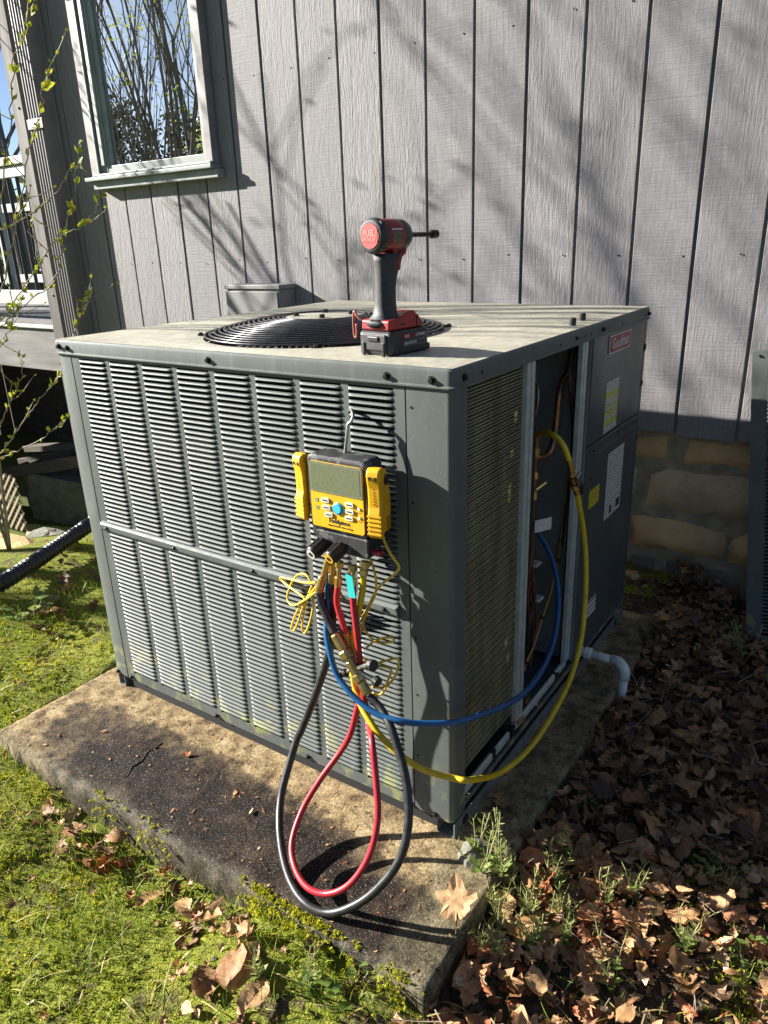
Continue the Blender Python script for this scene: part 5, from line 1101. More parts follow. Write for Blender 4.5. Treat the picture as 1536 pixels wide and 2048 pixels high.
# ------------------------------------------------------------------ hoses, brass fittings, sensor leads
def ferrule(parent, a, b, r=.0085, nut=True):
    a, b = Vector(a), Vector(b); L = (b - a).length; ax = (b - a).normalized()
    MB().lathe([(r * .8, 0), (r, .002), (r, L - .002), (r * .85, L)], a, ax, 14).build('ferrule', 'brass', parent, smooth=False)
def fitting(parent, top, down, L=.05, r=.008, nut_first=True):
    """knurled nut, neck and crimped sleeve between the manifold port and a hose end"""
    top = Vector(top); d = (Vector(down) - top); Lt = d.length; ax = d.normalized()
    MB().lathe([(r * .8, 0), (r * 1.25, .002), (r * 1.25, .013), (r * .85, .0145)], top, ax, 8).build('swivel_nut', 'brass', parent)
    MB().lathe([(r * .62, .0145), (r * .62, Lt * .62), (r * .9, Lt * .63), (r * 1.02, Lt * .66), (r * 1.02, Lt), (r * .8, Lt + .0005)], top, ax, 12).build('sleeve', 'brass', parent)
def hose(name, label, mats, r, pts_list, loc):
    t = thing(name, label, 'hose', loc)
    for pts in pts_list: MB().tube(spline(pts, 10), r, 14).build('tube', mats, t, smooth=True)
    return t
bl = hose('charging_hose', 'thick black refrigerant hose hanging in a long loop down to the slab', 'hose_black', .0088, [PATH['black_a'], PATH['black_loop']], (-.15, -.2, 0))
fitting(bl, (-.244, -.075, .632), PATH['black_a'][0], r=.0092); fitting(bl, (-.243, -.066, .612), PATH['black_loop'][-1], r=.0088)
def coupling(t):
    A, B = Vector(PATH['coupling'][0]), Vector(PATH['coupling'][1]); d = (B - A).normalized(); L = (B - A).length
    MB().lathe([(.0090, -.003), (.0108, 0), (.0108, .030), (.0075, .031), (.0075, .036)], A, d, 16).build('ferrule', 'brass', t)
    MB().lathe([(.0125, .036), (.0140, .038), (.0140, .052), (.011, .054)], A, d, 8).build('coupling_nut', 'brass', t)
    MB().lathe([(.0095, .054), (.0095, .061), (.0105, .062), (.0105, .090), (.009, .091)], A, d, 14).build('valve_body', 'brass', t)
    MB().lathe([(.0125, .091), (.0135, .093), (.0135, .106), (.0105, .108)], A, d, 8).build('coupling_nut', 'brass', t)
    MB().lathe([(.0080, .108), (.0108, .110), (.0108, L), (.0092, L + .003)], A, d, 16).build('ferrule', 'brass', t)
    s = d.orthogonal().normalized(); c = A + d * .078; s = Vector((-.75, -.2, -.6)).normalized()
    MB().cyl(c, c + s * .028, .004, 8).build('valve_stem', 'steel', t)
    for k, rr in ((.022, .009), (.030, .006)): MB().lathe([(rr, 0), (rr, .005)], c + s * k, s, 12).build('valve_lever', 'black_plastic', t)
    c2 = c + Vector((.045, .004, .02)); MB().lathe([(.010, -.008), (.012, -.006), (.012, .006), (.010, .008)], c2, (1, -.3, .3), 16).build('valve_knob', 'black_plastic', t)
    MB().cyl(c, c2, .005, 8).build('valve_stem', 'steel', t)
    c3 = c + Vector((.052, .008, -.018)); MB().lathe([(.009, -.007), (.011, -.005), (.011, .005), (.009, .007)], c3, (1, -.25, -.2), 16).build('valve_knob', 'black_plastic', t); MB().cyl(c, c3, .005, 8).build('valve_stem', 'steel', t)
coupling(bl)
rd = hose('charging_hose', 'red refrigerant hose hanging in a loop inside the black one', 'hose_red', .0068, [PATH['red']], (-.15, -.18, .05))
fitting(rd, (-.221, -.074, .616), PATH['red'][0], r=.0075); fitting(rd, (-.192, -.068, .612), PATH['red'][-1], r=.0075)
a = Vector(PATH['red'][3]); b = Vector(PATH['red'][4]); ferrule(rd, a, a.lerp(b, .75), .0082)
c = Vector(PATH['red'][-1])
MB().box(-.0075, .0095, -.0095, -.0085, -.022, .028, Matrix.Translation(c) @ Matrix.Rotation(-.12, 4, 'Y')).build('tape_flag', 'teal_tape', rd)
bu = hose('charging_hose', 'blue refrigerant hose swinging round the unit corner into the open side', 'hose_blue', .0066, [PATH['blue']], (0, 0, .3))
fitting(bu, (-.262, -.052, .628), PATH['blue'][0], r=.0075)
yl = hose('charging_hose', 'yellow refrigerant hose drooping round the unit corner to a brass shutoff valve', 'hose_yellow', .0068, [PATH['yellow'], PATH['yellow_top']], (.05, .1, .3))
fitting(yl, (-.165, -.062, .624), PATH['yellow'][0], r=.0088)
def shutoff(t):
    A, B = Vector(PATH['yvalve'][0]), Vector(PATH['yvalve'][1]); d = (B - A).normalized(); L = (B - A).length
    for q0, q1, r in ((-.006, .012, .0085), (.012, .026, .0115), (.030, .048, .0098), (.052, .064, .0115), (.064, L + .012, .0078)):
        MB().lathe([(r * .8, q0), (r, q0 + .0015), (r, q1 - .0015), (r * .8, q1)], A, d, 8 if r > .011 else 14).build('valve_body', 'brass', t)
    c = A + d * .040; MB().box(-.004, .004, -.012, .012, -.003, .030, Matrix.Translation(c + Vector((.012, .006, -.01))) @ Matrix.Rotation(.4, 4, 'X')).build('valve_lever', 'steel', t, bevel=.002)
    MB().box(-.004, .004, -.007, .007, -.03, .0, Matrix.Translation(c + Vector((.014, .012, -.012))) @ Matrix.Rotation(.4, 4, 'X')).build('lever_tip', 'black_plastic', t, bevel=.002)
shutoff(yl)
def lead(label, keys, loc):
    t = thing('sensor_lead', label, 'cable', loc)
    for k in keys: MB().tube(spline(PATH[k], 8), .0026, 8).build('wire', 'wire_yellow', t, smooth=True)
    return t
l1 = lead('thin yellow sensor lead bunched in small loops left of the hoses', ['wire_left', 'wire_left2'], (-.3, -.04, .5))
c = Vector(PATH['wire_left'][-1]); MB().tube([(c.x - .012 + .013 * math.cos(a), c.y, c.z - .012 + .010 * math.sin(a)) for a in [i * .42 for i in range(16)]], .0014, 6).build('twist_tie', 'black_plastic', l1, smooth=True)
l2 = lead('thin yellow sensor lead curling right of the hoses', ['wire_right', 'wire_right2', 'wire_right3'], (-.13, -.05, .4))
# ------------------------------------------------------------------ fallen leaves, moss, grass, weeds
RS = np.random.RandomState(3)
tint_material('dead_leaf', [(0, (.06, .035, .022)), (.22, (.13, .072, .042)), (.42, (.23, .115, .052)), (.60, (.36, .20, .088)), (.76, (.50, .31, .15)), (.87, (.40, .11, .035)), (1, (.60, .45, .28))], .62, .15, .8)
def leaf_shape(kind, rs, n=9):
    """flat leaf along +x, unit length, returned as strip vertices (n,3 columns) with curl"""
    t = np.linspace(0, 1, n)
    if kind == 'ovate': w = .30 * np.sin(np.pi * t ** .8) ** .9
    elif kind == 'lance': w = .17 * np.sin(np.pi * t ** .9)
    else:
        w = .10 + .30 * np.abs(np.sin(np.pi * t * 2.5 + .35)) * np.sin(np.pi * np.clip(t * .93 + .05, 0, 1)) ** .5
        w[0] = .012; w[-1] = .0
    w = w * rs.uniform(.85, 1.15, n); w[0] = max(w[0], .01)
    curl = rs.uniform(-1.6, 2.0); fold = rs.uniform(.05, .75) * rs.choice([1, 1, -1]); tw = rs.uniform(-.8, .8); side = rs.uniform(-.3, .3)
    a = curl * (t - .4); x = np.cumsum(np.cos(a)) / n; z = np.cumsum(np.sin(a)) / n; y = side * (t - .5) ** 2
    V = np.zeros((n, 5, 3))
    for j, s in enumerate((-1, -.5, 0, .5, 1)):
        ww = w * s; lift = np.abs(ww) * np.sin(fold) + rs.normal(0, .038, n) * abs(s); ang = tw * (t - .5)
        yy = ww * np.cos(fold); V[:, j, 0] = x - np.sin(a) * lift + (abs(s) * (rs.uniform(-.05, .05) + (.09 * np.cos(np.pi * t * 5) if kind == 'lobed' else 0)))
        V[:, j, 1] = y + yy * np.cos(ang) - lift * np.sin(ang); V[:, j, 2] = z + lift * np.cos(a) * np.cos(ang) + yy * np.sin(ang)
    V = V - V.reshape(-1, 3).mean(0)
    F = [(i * 5 + j, (i + 1) * 5 + j, (i + 1) * 5 + j + 1, i * 5 + j + 1) for i in range(n - 1) for j in range(4)]
    return V.reshape(-1, 3), np.array(F)
LEAVES = [leaf_shape(k, RS) for k in ['ovate'] * 8 + ['lobed'] * 9 + ['lance'] * 3]
def rots(n, tilt):
    a = RS.rand(n) * 2 * np.pi; b = RS.normal(0, tilt, n); c = RS.normal(0, tilt, n)
    ca, sa, cb, sb, cc, sc = np.cos(a), np.sin(a), np.cos(b), np.sin(b), np.cos(c), np.sin(c)
    Rz = np.zeros((n, 3, 3)); Rz[:, 0, 0] = ca; Rz[:, 0, 1] = -sa; Rz[:, 1, 0] = sa; Rz[:, 1, 1] = ca; Rz[:, 2, 2] = 1
    Rx = np.zeros((n, 3, 3)); Rx[:, 0, 0] = 1; Rx[:, 1, 1] = cb; Rx[:, 1, 2] = -sb; Rx[:, 2, 1] = sb; Rx[:, 2, 2] = cb
    Ry = np.zeros((n, 3, 3)); Ry[:, 1, 1] = 1; Ry[:, 0, 0] = cc; Ry[:, 0, 2] = sc; Ry[:, 2, 0] = -sc; Ry[:, 2, 2] = cc
    return Rz @ Rx @ Ry
def bake(templates, pos, size, R, tint):
    VV, FF, TT = [], [], []; off = 0; which = RS.randint(0, len(templates), len(pos))
    for k, (V, F) in enumerate(templates):
        s = which == k
        if not s.any(): continue
        P = np.einsum('nij,vj->nvi', R[s], V) * size[s][:, None, None] + pos[s][:, None, :]
        m, nv = P.shape[:2]; VV.append(P.reshape(-1, 3)); FF.append((F[None] + (np.arange(m) * nv)[:, None, None] + off).reshape(-1, F.shape[1]))
        TT.append(np.repeat(tint[s], nv)); off += m * nv
    return np.vstack(VV), np.vstack(FF), np.concatenate(TT)
def pad_mask(x, y): return (x > -1.30) & (x < .138) & (y > -.36) & (y < 1.32)
def surf(x, y):
    g = gz(x, y); return np.where(pad_mask(x, y), PADZ, g)
def leaf_density(x, y):
    d = np.zeros_like(x)
    right = (x > .115 + .03 * fbm(x, y, 8, 21)) & (y > .0) ; d = np.where(right, 1., d)
    fr = (x > .10) & (y <= .05) & (y > -.75); d = np.where(fr, np.maximum(d, .62 - .1 * (x > .45)), d)
    d = np.where((x > .45) & (y < .30), .38, d)
    strip = np.exp(-((y + .41) / .055) ** 2) * (x > -1.0) * (x < -.25) * (fbm(x, y, 5, 22) > .36); d = np.maximum(d, strip * 1.3)
    strip = np.exp(-((y + .47) / .05) ** 2) * (x > -.6) * (x < -.2) * (fbm(x, y, 6, 26) > .45); d = np.maximum(d, strip * .9)
    blob = np.exp(-(((x + .18) / .16) ** 2 + ((y + .52) / .09) ** 2)); d = np.maximum(d, blob * 1.2)
    blob = np.exp(-(((x + .74) / .10) ** 2 + ((y + .56) / .05) ** 2)); d = np.maximum(d, blob * .6)
    left = (x < -1.3) * (y > .05) * .22 * (fbm(x, y, 5, 23) > .5); d = np.maximum(d, left)
    d = np.where((x > -1.0) & (y > 1.30) & (y < 1.6), 1., d)
    d = np.where(pad_mask(x, y), 0, d)
    return d
def build_litter():
    n = 15000; x = RS.uniform(-2.4, 1.05, n); y = RS.uniform(-.95, 1.54, n)
    # dense patch in the shaded bed
    n2 = 9000; x = np.r_[x, RS.uniform(.10, 1.0, n2)]; y = np.r_[y, RS.uniform(-.35, 1.54, n2)]
    keep = RS.rand(len(x)) < leaf_density(x, y) * np.r_[np.full(n, .30), np.full(n2, .52)]
    keep &= ~((x > -1.25) & (x < .1) & (y > 1.3) & (y < 1.5) & (RS.rand(len(x)) < .3))
    x, y = x[keep], y[keep]; m = len(x)
    size = np.where(RS.rand(m) < .55, RS.uniform(.016, .042, m), RS.uniform(.042, .088, m)) * np.where(RS.rand(m) < .15, 1.25, 1)
    pile = np.where((x > .12) & (x < .33) & (y > 1.0), .05 * np.clip((y - 1.0) / .5, 0, 1), 0)
    z = surf(x, y) + RS.uniform(-.005, .04, m) + pile
    sunny = (y < .16 + .36 * (x - .1)); tint = np.where(sunny, RS.beta(3.0, 1.6, m), RS.beta(1.6, 2.0, m) * .85)  # leaves in the sunlit zone get paler tints, sunlight put into colour
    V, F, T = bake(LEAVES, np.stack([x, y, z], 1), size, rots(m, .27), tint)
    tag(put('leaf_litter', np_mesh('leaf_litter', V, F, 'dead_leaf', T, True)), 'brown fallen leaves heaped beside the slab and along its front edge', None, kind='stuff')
    # crumbs: leaf fragments and straw
    n = 16000; x = RS.uniform(-2.3, 1.0, n); y = RS.uniform(-.9, 1.52, n); d = leaf_density(x, y); keep = (RS.rand(n) < np.clip(d + .05, 0, 1) * .5)
    keep &= ~pad_mask(x, y); x, y = x[keep], y[keep]; m = len(x)
    V, F, T = bake(LEAVES, np.stack([x, y, gz(x, y) + RS.uniform(0, .015, m)], 1), RS.uniform(.008, .026, m), rots(m, .7), RS.rand(m))
    tag(put('leaf_crumbs', np_mesh('leaf_crumbs', V, F, 'dead_leaf', T, True)), 'small crumbs of dead leaf on the soil', None, kind='stuff')
    n = 420; x = RS.uniform(-1.26, .12, n); y = np.r_[RS.uniform(-.34, -.02, 240), RS.uniform(-.34, 1.25, 180)]; keep = (y < -.02) | (x > .02); x, y = x[keep], y[keep]; m = len(x)
    V, F, T = bake([(v * np.array([1, .8, .25]), f) for v, f in LEAVES[-3:] * 2 + LEAVES[:2]], np.stack([x, y, np.full(m, PADZ + .0025)], 1), RS.uniform(.003, .013, m) * np.where(RS.rand(m) < .08, 2, 1), rots(m, .1), RS.uniform(.3, 1, m))
    tag(put('slab_debris', np_mesh('slab_debris', V, F, 'dead_leaf', T, True)), 'tiny leaf scraps scattered on the concrete slab', None, kind='stuff')
build_litter()
def one_leaf(label, k, pos, size, rz, tint, tilt=(0, 0), group=None):
    V, F = LEAVES[k]; me = np_mesh('fallen_leaf', V * size, F, 'dead_leaf', np.full(len(V), tint), True)
    o = put('fallen_leaf', me); o.location = pos; o.rotation_euler = (tilt[0], tilt[1], rz); tag(o, label, 'leaf', group)
def build_leaves():
    # lobed leaf standing on the near corner of the slab
    star = [(0, .0)]; out = []
    pts = [(0, -.6), (.03, -.3), (.22, -.33), (.34, -.22), (.30, -.05), (.46, .08), (.44, .2), (.26, .2), (.2, .26), (.14, .42), (0, .58), (-.13, .4), (-.18, .25), (-.28, .2), (-.46, .22), (-.44, .06), (-.28, -.06), (-.34, -.24), (-.2, -.33), (-.03, -.3)]
    n = len(pts); V = [(0, 0, .0)] + [(a, b, .16 * (a * a + b * b) + .05 * math.sin(7 * a + 5 * b)) for a, b in pts] + [(a * .5, b * .5, .0) for a, b in pts]
    F = [(0, 1 + n + i, 1 + n + (i + 1) % n, 0)[:3] for i in range(n)]; F4 = [(1 + n + i, 1 + i, 1 + (i + 1) % n, 1 + n + (i + 1) % n) for i in range(n)]
    me = bpy.data.meshes.new('fallen_leaf'); me.from_pydata([(a * .095, b * .095, c * .1) for a, b, c in V], [], F + F4); me.materials.append(G['dead_leaf'])
    at = me.attributes.new('tint', 'FLOAT', 'POINT'); at.data.foreach_set('value', [.72] * len(V))
    o = put('fallen_leaf', me); o.location = (.105, -.175, -.015); o.rotation_euler = (math.radians(38), math.radians(-12), math.radians(20)); tag(o, 'pointed lobed tan leaf propped up on the near corner of the slab', 'leaf')
    one_leaf('small reddish leaf lying on the stained slab below the louvres', 5, (-.74, -.125, PADZ + .008), .03, 1, .86)
    one_leaf('small pale yellow leaf lying on the stained slab', 2, (-.446, -.185, PADZ + .006), .022, 2, 1.0)
    one_leaf('orange leaf leaning on the left front edge of the slab', 3, (-1.235, -.365, -.105), .05, 1.6, .87, (0, -1.2))
    one_leaf('large smooth oval brown leaf in the shade by the slab corner', 0, (.205, .315, -.125), .085, .2, .6, (.2, 0))
    one_leaf('curled brown leaf caught on the pan rail below the coil', 9, (-.004, .345, .055), .06, .9, .55, (.7, .4))
    one_leaf('orange leaf lying inside the open compartment', 12, (-.012, .46, .035), .05, .4, .8, (.5, .2))
    one_leaf('brown leaf lying on the slab margin beside the skid', 10, (.045, .155, PADZ + .015), .065, 2.2, .62, (.3, .1))
    big = [(-.84, -.415, .105), (-.70, -.43, .085), (-.40, -.425, .08), (-.20, -.455, .10), (-.14, -.50, .11), (-.24, -.54, .09), (.21, -.16, .10), (.28, -.10, .09), (.33, .02, .08), (.46, .03, .10), (.52, -.02, .11), (.40, .16, .085), (.47, .18, .08), (.25, -.22, .09), (.37, -.14, .075), (.56, .10, .09), (.18, -.05, .075)]
    for i, (x, y, s) in enumerate(big):
        one_leaf('big curled brown leaf lying in the sunlit litter before the slab', i % 17, (x, y, float(surf(x, y)[0]) + .022), s * .76, RS.rand() * 6.3, .40 + .48 * RS.rand(), (RS.normal(0, .35), RS.normal(0, .35)), 'big leaves in the sunlit litter')
    sh = [(.26, .68, .10), (.30, .55, .09), (.38, .47, .11), (.22, .45, .085), (.42, .75, .10), (.33, .90, .09), (.24, 1.0, .085), (.45, .58, .09), (.50, .40, .10), (.30, .36, .10), (.36, .30, .09), (.48, .95, .09), (.20, .80, .07), (.44, .34, .085)]
    for i, (x, y, s) in enumerate(sh):
        one_leaf('large dry brown leaf lying in the shaded leaf bed right of the slab', (i * 5 + 2) % 17, (x, y, float(gz(x, y)[0]) + .04), s, RS.rand() * 6.3, .42 + .3 * RS.rand(), (RS.normal(0, .25), RS.normal(0, .25)), 'large leaves in the shaded bed')
build_leaves()
tint_material('moss', [(0, (.20, .24, .014)), (.35, (.38, .41, .016)), (.65, (.54, .52, .02)), (1, (.64, .55, .05))], .75, .45)
tint_material('grass_blade', [(0, (.10, .19, .018)), (.4, (.20, .31, .028)), (.7, (.34, .38, .05)), (.88, (.50, .44, .17)), (1, (.60, .53, .30))], .5, .35)
def tuft(rs, n=7):
    V, F = [], []
    for i in range(n):
        a = rs.rand() * 6.28; e = rs.uniform(.2, 1.3); L = rs.uniform(.5, 1.0); b = np.array([rs.normal(0, .25), rs.normal(0, .25), 0])
        d = np.array([np.cos(a) * np.cos(e), np.sin(a) * np.cos(e), np.sin(e)]); s = np.cross(d, [0, 0, 1]); s = s / (np.linalg.norm(s) + 1e-6) * .13
        o = len(V); V += [b - s, b + s, b + d * L * .6 + s * .9 + np.array([0, 0, .05]), b + d * L * .6 - s * .9 + np.array([0, 0, .05]), b + d * L, b + d * L]
        F += [(o, o + 1, o + 2, o + 3), (o + 3, o + 2, o + 4, o + 5)]
    return np.array(V), np.array(F)
def blade(rs):
    a = rs.uniform(.25, 1.1); n = 5; t = np.linspace(0, 1, n); bend = a * t; x = np.cumsum(np.sin(bend)) / n; z = np.cumsum(np.cos(bend)) / n; w = .013 * (1 - t ** 2) + .002
    V = np.stack([np.stack([x, -w, z], 1), np.stack([x, w, z], 1)], 1).reshape(-1, 3); F = np.array([(2 * i, 2 * i + 1, 2 * i + 3, 2 * i + 2) for i in range(n - 1)]); return V, F
def moss_mask(x, y):
    m = .40 + 2.2 * (fbm(x, y, 4.2, 40) - .40) + 1.5 * (fbm(x, y, 15, 41) - .45)
    m = np.where((x > -1.3) & (y > .8), -1, m)
    m = np.where((x > .1) & (y > .30), -.4, m)
    m = np.where((x > .1) & (y <= .30), m - .35 + .9 * np.exp(-(((x - .60) / .10) ** 2 + ((y - .12) / .22) ** 2)) , m)
    m = np.where((x < -1.3) & (y > .2), m - .25, m)
    edge = np.exp(-((y + .37) / .025) ** 2) * (x > -.45) * (x < .05) * .8
    m = np.clip(m + edge, 0, 1) * np.clip(1 - 1.1 * leaf_density(x, y), 0.05, 1)
    return np.where(pad_mask(x, y), 0, m)
def build_moss():
    n = 120000; x = RS.uniform(-2.3, .85, n); y = RS.uniform(-1.0, 1.2, n); keep = (RS.rand(n) < moss_mask(x, y) * .8) & ~((x > -1.3) & (y > .0) & (x < .1))
    x, y = x[keep], y[keep]; m = len(x); tufts = [tuft(RS) for _ in range(6)]
    cl = fbm(x, y, 11, 43)
    V, F, T = bake(tufts, np.stack([x, y, gz(x, y) - .001 + .012 * (cl - .4)], 1), RS.uniform(.005, .0105, m), rots(m, .2), np.clip(1.5 * (fbm(x, y, 7, 42) - .28) + RS.normal(0, .2, m), 0, 1))
    tag(put('moss', np_mesh('moss', V, F, 'moss', T)), 'bright yellow green moss carpeting the lawn', None, kind='stuff')
    n = 60000; x = RS.uniform(-2.3, .85, n); y = RS.uniform(-1.0, .9, n); dens = .12 + .6 * np.clip((fbm(x, y, 3.4, 44) - .45) * 3, 0, 1); dens = np.where((x > .1), .14, dens)
    keep = (RS.rand(n) < dens) & ~pad_mask(x, y) & ~((x > .1) & (y > .35)); x, y = x[keep], y[keep]; m = len(x)
    n3 = 22000; x3 = RS.uniform(-1.45, .1, n3); y3 = RS.uniform(-.9, -.36, n3); k3 = (RS.rand(n3) < .05 + .4 * np.clip((fbm(x3, y3, 4.5, 45) - .42) * 3, 0, 1)) & ~pad_mask(x3, y3)
    x, y = np.r_[x, x3[k3]], np.r_[y, y3[k3]]; m = len(x)
    bl = [blade(RS) for _ in range(12)]
    V, F, T = bake(bl, np.stack([x, y, gz(x, y)], 1), RS.uniform(.02, .065, m), rots(m, .35), np.clip(RS.normal(.38, .24, m), 0, 1))
    tag(put('grass', np_mesh('grass', V, F, 'grass_blade', T)), 'thin green grass blades growing through the moss', None, kind='stuff')
    n = 1300; x = RS.uniform(-1.6, .8, n); y = RS.uniform(-.95, .3, n); keep = ~pad_mask(x, y); x, y = x[keep], y[keep]; m = len(x)
    R = rots(m, .25) ; tilt = np.array([[0, 0, 1], [0, 1, 0], [-1, 0, 0]], float); R = R @ tilt
    V, F, T = bake(bl, np.stack([x, y, gz(x, y) + .012], 1), RS.uniform(.04, .11, m), R, RS.uniform(.75, 1, m))
    tag(put('straw', np_mesh('straw', V, F, 'grass_blade', T)), 'dry straw stalks lying on the moss', None, kind='stuff')
build_moss()
def rim_moss():
    n = 5200; x = RS.uniform(-1.0, .135, n); f = fbm(x, x * 0, 9, 51); k = RS.rand(n)
    keep = RS.rand(n) < np.clip((f - .45) * 5, 0, 1) * np.where(x > -.38, 1, .12); x, k = x[keep], k[keep]; m = len(x)
    y = -.352 + np.where(k < .3, RS.uniform(0, .02, m), RS.uniform(-.012, -.002, m)); z = np.where(k < .3, PADZ + .001, RS.uniform(-.14, -.055, m))
    V, F, T = bake([tuft(RS) for _ in range(4)], np.stack([x, y, z], 1), RS.uniform(.004, .009, m), rots(m, .4), np.clip(RS.normal(.45, .2, m), 0, 1))
    tag(put('rim_moss', np_mesh('rim_moss', V, F, 'moss', T)), 'moss creeping over the front edge of the slab', None, kind='stuff')
    # twigs and grit in the leaf bed
    n = 130; x = RS.uniform(.15, .95, n); y = RS.uniform(-.4, 1.4, n); tw = MB()
    for a, b in zip(x, y):
        z = float(gz(a, b)[0]) + .04; d = Vector((RS.normal(), RS.normal(), RS.normal() * .15)).normalized() * RS.uniform(.02, .09); q = Vector((a, b, z))
        tw.tube([q, q + d * .5 + Vector((0, 0, RS.uniform(-.004, .006))), q + d], RS.uniform(.0006, .0014), 4)
    tag(tw.build('litter_twigs', 'twig', None), 'thin dry twigs lying among the fallen leaves', None, kind='stuff')
rim_moss()
tint_material('weed_green', [(0, (.12, .22, .04)), (.5, (.28, .34, .09)), (1, (.52, .50, .20))], .5, .4)
def weed(label, loc, h, seed, stems=3, pods=12, spread=.25, group='wispy weeds by the slab corner'):
    rs = random.Random(seed); z = float(surf(loc[0], loc[1])[0]); z = min(z, float(gz(loc[0], loc[1])[0]) + .02) if not pad_mask(np.array(loc[0]), np.array(loc[1])) else z
    t = thing('weed', label, 'plant', (loc[0], loc[1], z), group)
    st = MB(); V = []; F = []; T = []
    for k in range(stems):
        d = Vector((rs.gauss(0, spread), rs.gauss(0, spread), 1)).normalized(); p = Vector((loc[0], loc[1], z)); path = [p.copy()]; hh = h * rs.uniform(.7, 1.1)
        for i in range(6): d = (d + Vector((rs.gauss(0, .09), rs.gauss(0, .09), .06))).normalized(); p = p + d * hh / 6; path.append(p.copy())
        st.tube(spline(path, 2), .0011, 5)
        for q in range(pods):
            u = .35 + .65 * q / pods; i = min(int(u * 6), 5); b = path[i].lerp(path[i + 1], u * 6 - i); a = rs.uniform(0, 6.28)
            e = (Vector((math.cos(a), math.sin(a), rs.uniform(.7, 1.5)))).normalized(); L = rs.uniform(.012, .026); s = e.orthogonal().normalized() * .0011
            o = len(V); V += [b, b + e * L * .5 + s, b + e * L, b + e * L * .5 - s]; F.append((o, o + 1, o + 2, o + 3)); T += [rs.uniform(.3, 1)] * 4
        for q in range(5):
            a = rs.uniform(0, 6.28); e = Vector((math.cos(a), math.sin(a), rs.uniform(.1, .6))).normalized(); b = path[0].lerp(path[2], rs.random()); L = rs.uniform(.015, .03); s = e.cross(Vector((0, 0, 1))).normalized() * L * .22
            o = len(V); V += [b, b + e * L * .55 + s, b + e * L, b + e * L * .55 - s]; F.append((o, o + 1, o + 2, o + 3)); T += [rs.uniform(0, .5)] * 4
    st.build('stems', 'weed_stem', t, smooth=True)
    put('leaves', np_mesh('leaves', np.array([tuple(v) for v in V]), np.array(F), 'weed_green', np.array(T)), t)
mat('weed_stem', (.22, .24, .08), (.3, .28, .13), .6)
W_ = [('wispy weed standing at the near corner below the skid', (.065, -.02), .11, 3), ('wispy weed growing through leaves right of the slab corner', (.165, .01), .13, 4), ('single tall weed stem at the edge of the shade', (.205, .13), .09, 2), ('spreading weed against the right face of the slab', (.175, -.12), .10, 5),
      ('low weed beside the lobed leaf', (.15, -.19), .06, 3), ('tall branching weed in the sunlit litter', (.40, -.09), .17, 3), ('small weed among the sunlit leaves', (.29, -.06), .10, 3), ('weed standing by the shade edge at the right', (.37, .12), .08, 3), ('dry weed lying before the slab corner', (-.07, -.43), .08, 4), ('dry weed at the bottom edge among curled leaves', (-.16, -.47), .10, 4), ('tall weed by the leaning panel', (.40, 1.22), .18, 3), ('small weed right of the leaf bed', (.53, .22), .08, 3)]
W_ += [('wispy weed leaning over the slab corner beside the stone', (.10, -.05), .12, 5), ('pale wispy weed between two others right of the slab corner', (.135, -.04), .15, 5), ('dense pale weed low against the slab corner', (.15, -.08), .09, 6), ('sprawling weed before the leaf on the corner', (.19, -.18), .09, 5), ('pale straggling weed in the sun just outside the shade', (.22, .04), .13, 6), ('bushy pale weed between the slab and the tall branching weed', (.26, -.02), .11, 7), ('fine stemmed weed in front of the bushy pale one', (.24, -.11), .10, 6), ('pale weed on the litter at the foot of the slab corner', (.21, -.05), .12, 6), ('wispy weed halfway to the right edge of the sunlit litter', (.33, .06), .10, 5), ('fine weed growing from moss at the lower right', (.50, .06), .10, 5)]
for i, (lb, lc, hh, ns) in enumerate(W_): weed(lb, lc, hh, 60 + i, ns, 14, .3)
def clump(label, loc, r, seed, n, lm='weed_green', cat='plant', hi=.05, size=.022):
    rs = random.Random(seed); z = float(gz(loc[0], loc[1])[0]); t = thing('leafy_clump', label, cat, (loc[0], loc[1], z)); V = []; F = []; T = []; st = MB()
    for k in range(n):
        a = rs.uniform(0, 6.28); q = r * math.sqrt(rs.random()); c = Vector((loc[0] + q * math.cos(a), loc[1] + q * math.sin(a), z + rs.uniform(.25, 1) * hi)); L = size * rs.uniform(.6, 1.2)
        st.tube([(c.x * .5 + loc[0] * .5, c.y * .5 + loc[1] * .5, z), c], .0009, 4)
        e = Vector((math.cos(a + rs.gauss(0, .6)), math.sin(a + rs.gauss(0, .6)), rs.uniform(-.1, .5))).normalized(); s = e.cross(Vector((0, 0, 1))).normalized() * L * .42; o = len(V)
        V += [c - e * L * .1, c + e * L * .4 + s, c + e * L, c + e * L * .4 - s, c + e * L * .4 - Vector((0, 0, L * .12))]; F += [(o, o + 1, o + 4, o + 4)[:3] + (o + 4,)] ; F[-1] = (o, o + 1, o + 2, o + 4); F.append((o, o + 4, o + 2, o + 3)); T += [rs.uniform(.0, .55)] * 5
    st.build('stems', 'weed_stem', t); put('leaves', np_mesh('leaves', np.array([tuple(v) for v in V]), np.array(F), lm, np.array(T)), t)
clump('low dark green seedlings in the shade beside the slab', (.185, .33), .05, 81, 50, hi=.03, size=.012)
clump('leafy green weeds in front of the leaning panel', (.33, 1.27), .08, 82, 60, hi=.06, size=.016)
clump('broad leaved green weed left of the unit by the drain pipe', (-1.86, .10), .10, 83, 26, hi=.08, size=.045)
clump('green mossy clump at the right edge of the leaf bed', (.52, .30), .06, 84, 70, hi=.03, size=.014)
clump('round leaved violet plant before the slab corner', (.0, -.385), .045, 85, 9, hi=.03, size=.03)
clump('small bright green plant at the lower right edge', (.62, .10), .05, 86, 40, hi=.04, size=.016)
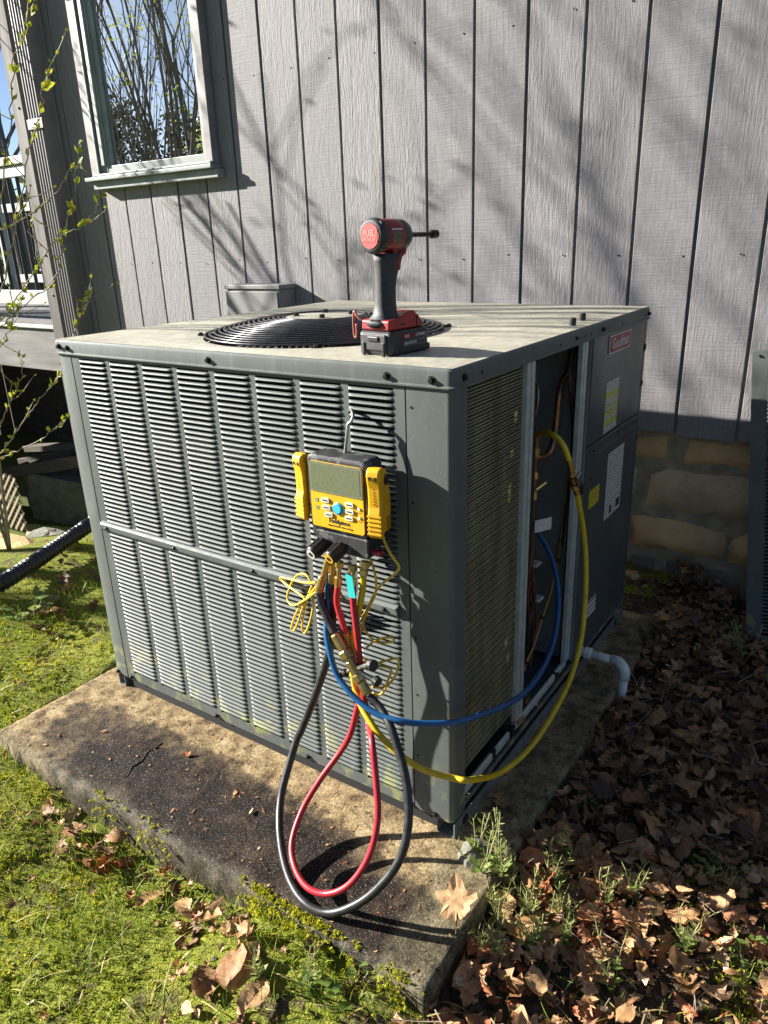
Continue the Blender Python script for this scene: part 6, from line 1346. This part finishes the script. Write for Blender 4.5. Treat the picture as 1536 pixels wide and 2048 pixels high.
# budding shrub at the left edge
def build_shrub():
    t = thing('budding_shrub', 'thin branched shrub with small fresh yellow green buds at the left edge', 'shrub', (-2.6, .45, -.1))
    rs = random.Random(9); m = MB(); V = []; F = []; T = []
    def bud(c, d, L):
        for k in range(rs.randint(1, 3)):
            e = (d + Vector((rs.gauss(0, .5), rs.gauss(0, .5), rs.gauss(.2, .4)))).normalized(); s = e.cross(Vector((rs.gauss(0, 1), rs.gauss(0, 1), rs.gauss(0, 1)))).normalized() * L * .3; o = len(V)
            nn = e.cross(s).normalized() * L * .12
            V.extend([c, c + e * L * .5 + s, c + e * L, c + e * L * .5 - s, c + e * L * .5 - nn]); F.extend([(o, o + 1, o + 2, o + 4), (o, o + 4, o + 2, o + 3)]); T.extend([rs.uniform(.25, 1)] * 5)
    for key in [k for k in PATH if k.startswith('shrub')]:
        P = spline(PATH[key], 7); n = len(P)
        P = [p + Vector((rs.gauss(0, .003), rs.gauss(0, .004), rs.gauss(0, .003))) for p in P]
        m.tube(P, [.0031 * (1 - .7 * i / n) for i in range(n)], 6)
        for i in range(3, n):
            if rs.random() < .42: bud(P[i], (P[min(i + 1, n - 1)] - P[i - 1]).normalized(), rs.uniform(.018, .034))
            if rs.random() < .09:
                d = (P[i] - P[i - 1]).normalized(); q = P[i].copy(); d = (d + Vector((rs.gauss(0, .6), rs.gauss(0, .5), rs.gauss(.1, .5)))).normalized(); path = [q.copy()]
                for k in range(5): d = (d + Vector((rs.gauss(0, .12), rs.gauss(0, .12), .05))).normalized(); q = q + d * rs.uniform(.02, .035); path.append(q.copy()); bud(q, d, rs.uniform(.01, .02)) if rs.random() < .5 else None
                m.tube(path, [.0016] * 5 + [.0007], 4)
        bud(P[-1], (P[-1] - P[-2]).normalized(), .022)
    # stems to the root, out of view
    for key in ('shrub1', 'shrub3', 'shrub4', 'shrub6', 'shrub7'):
        a = Vector(PATH[key][0]); m.tube(spline([a, a.lerp(Vector((-2.6, .45, .1)), .5) + Vector((0, 0, .05)), (-2.6, .45, -.12)], 5), .0055, 6)
    m.build('branches', 'twig', t, smooth=True); tag(put('buds', np_mesh('buds', np.array([tuple(v) for v in V]), np.array(F), 'spring_leaf', np.array(T)), t), kind='stuff')
build_shrub()
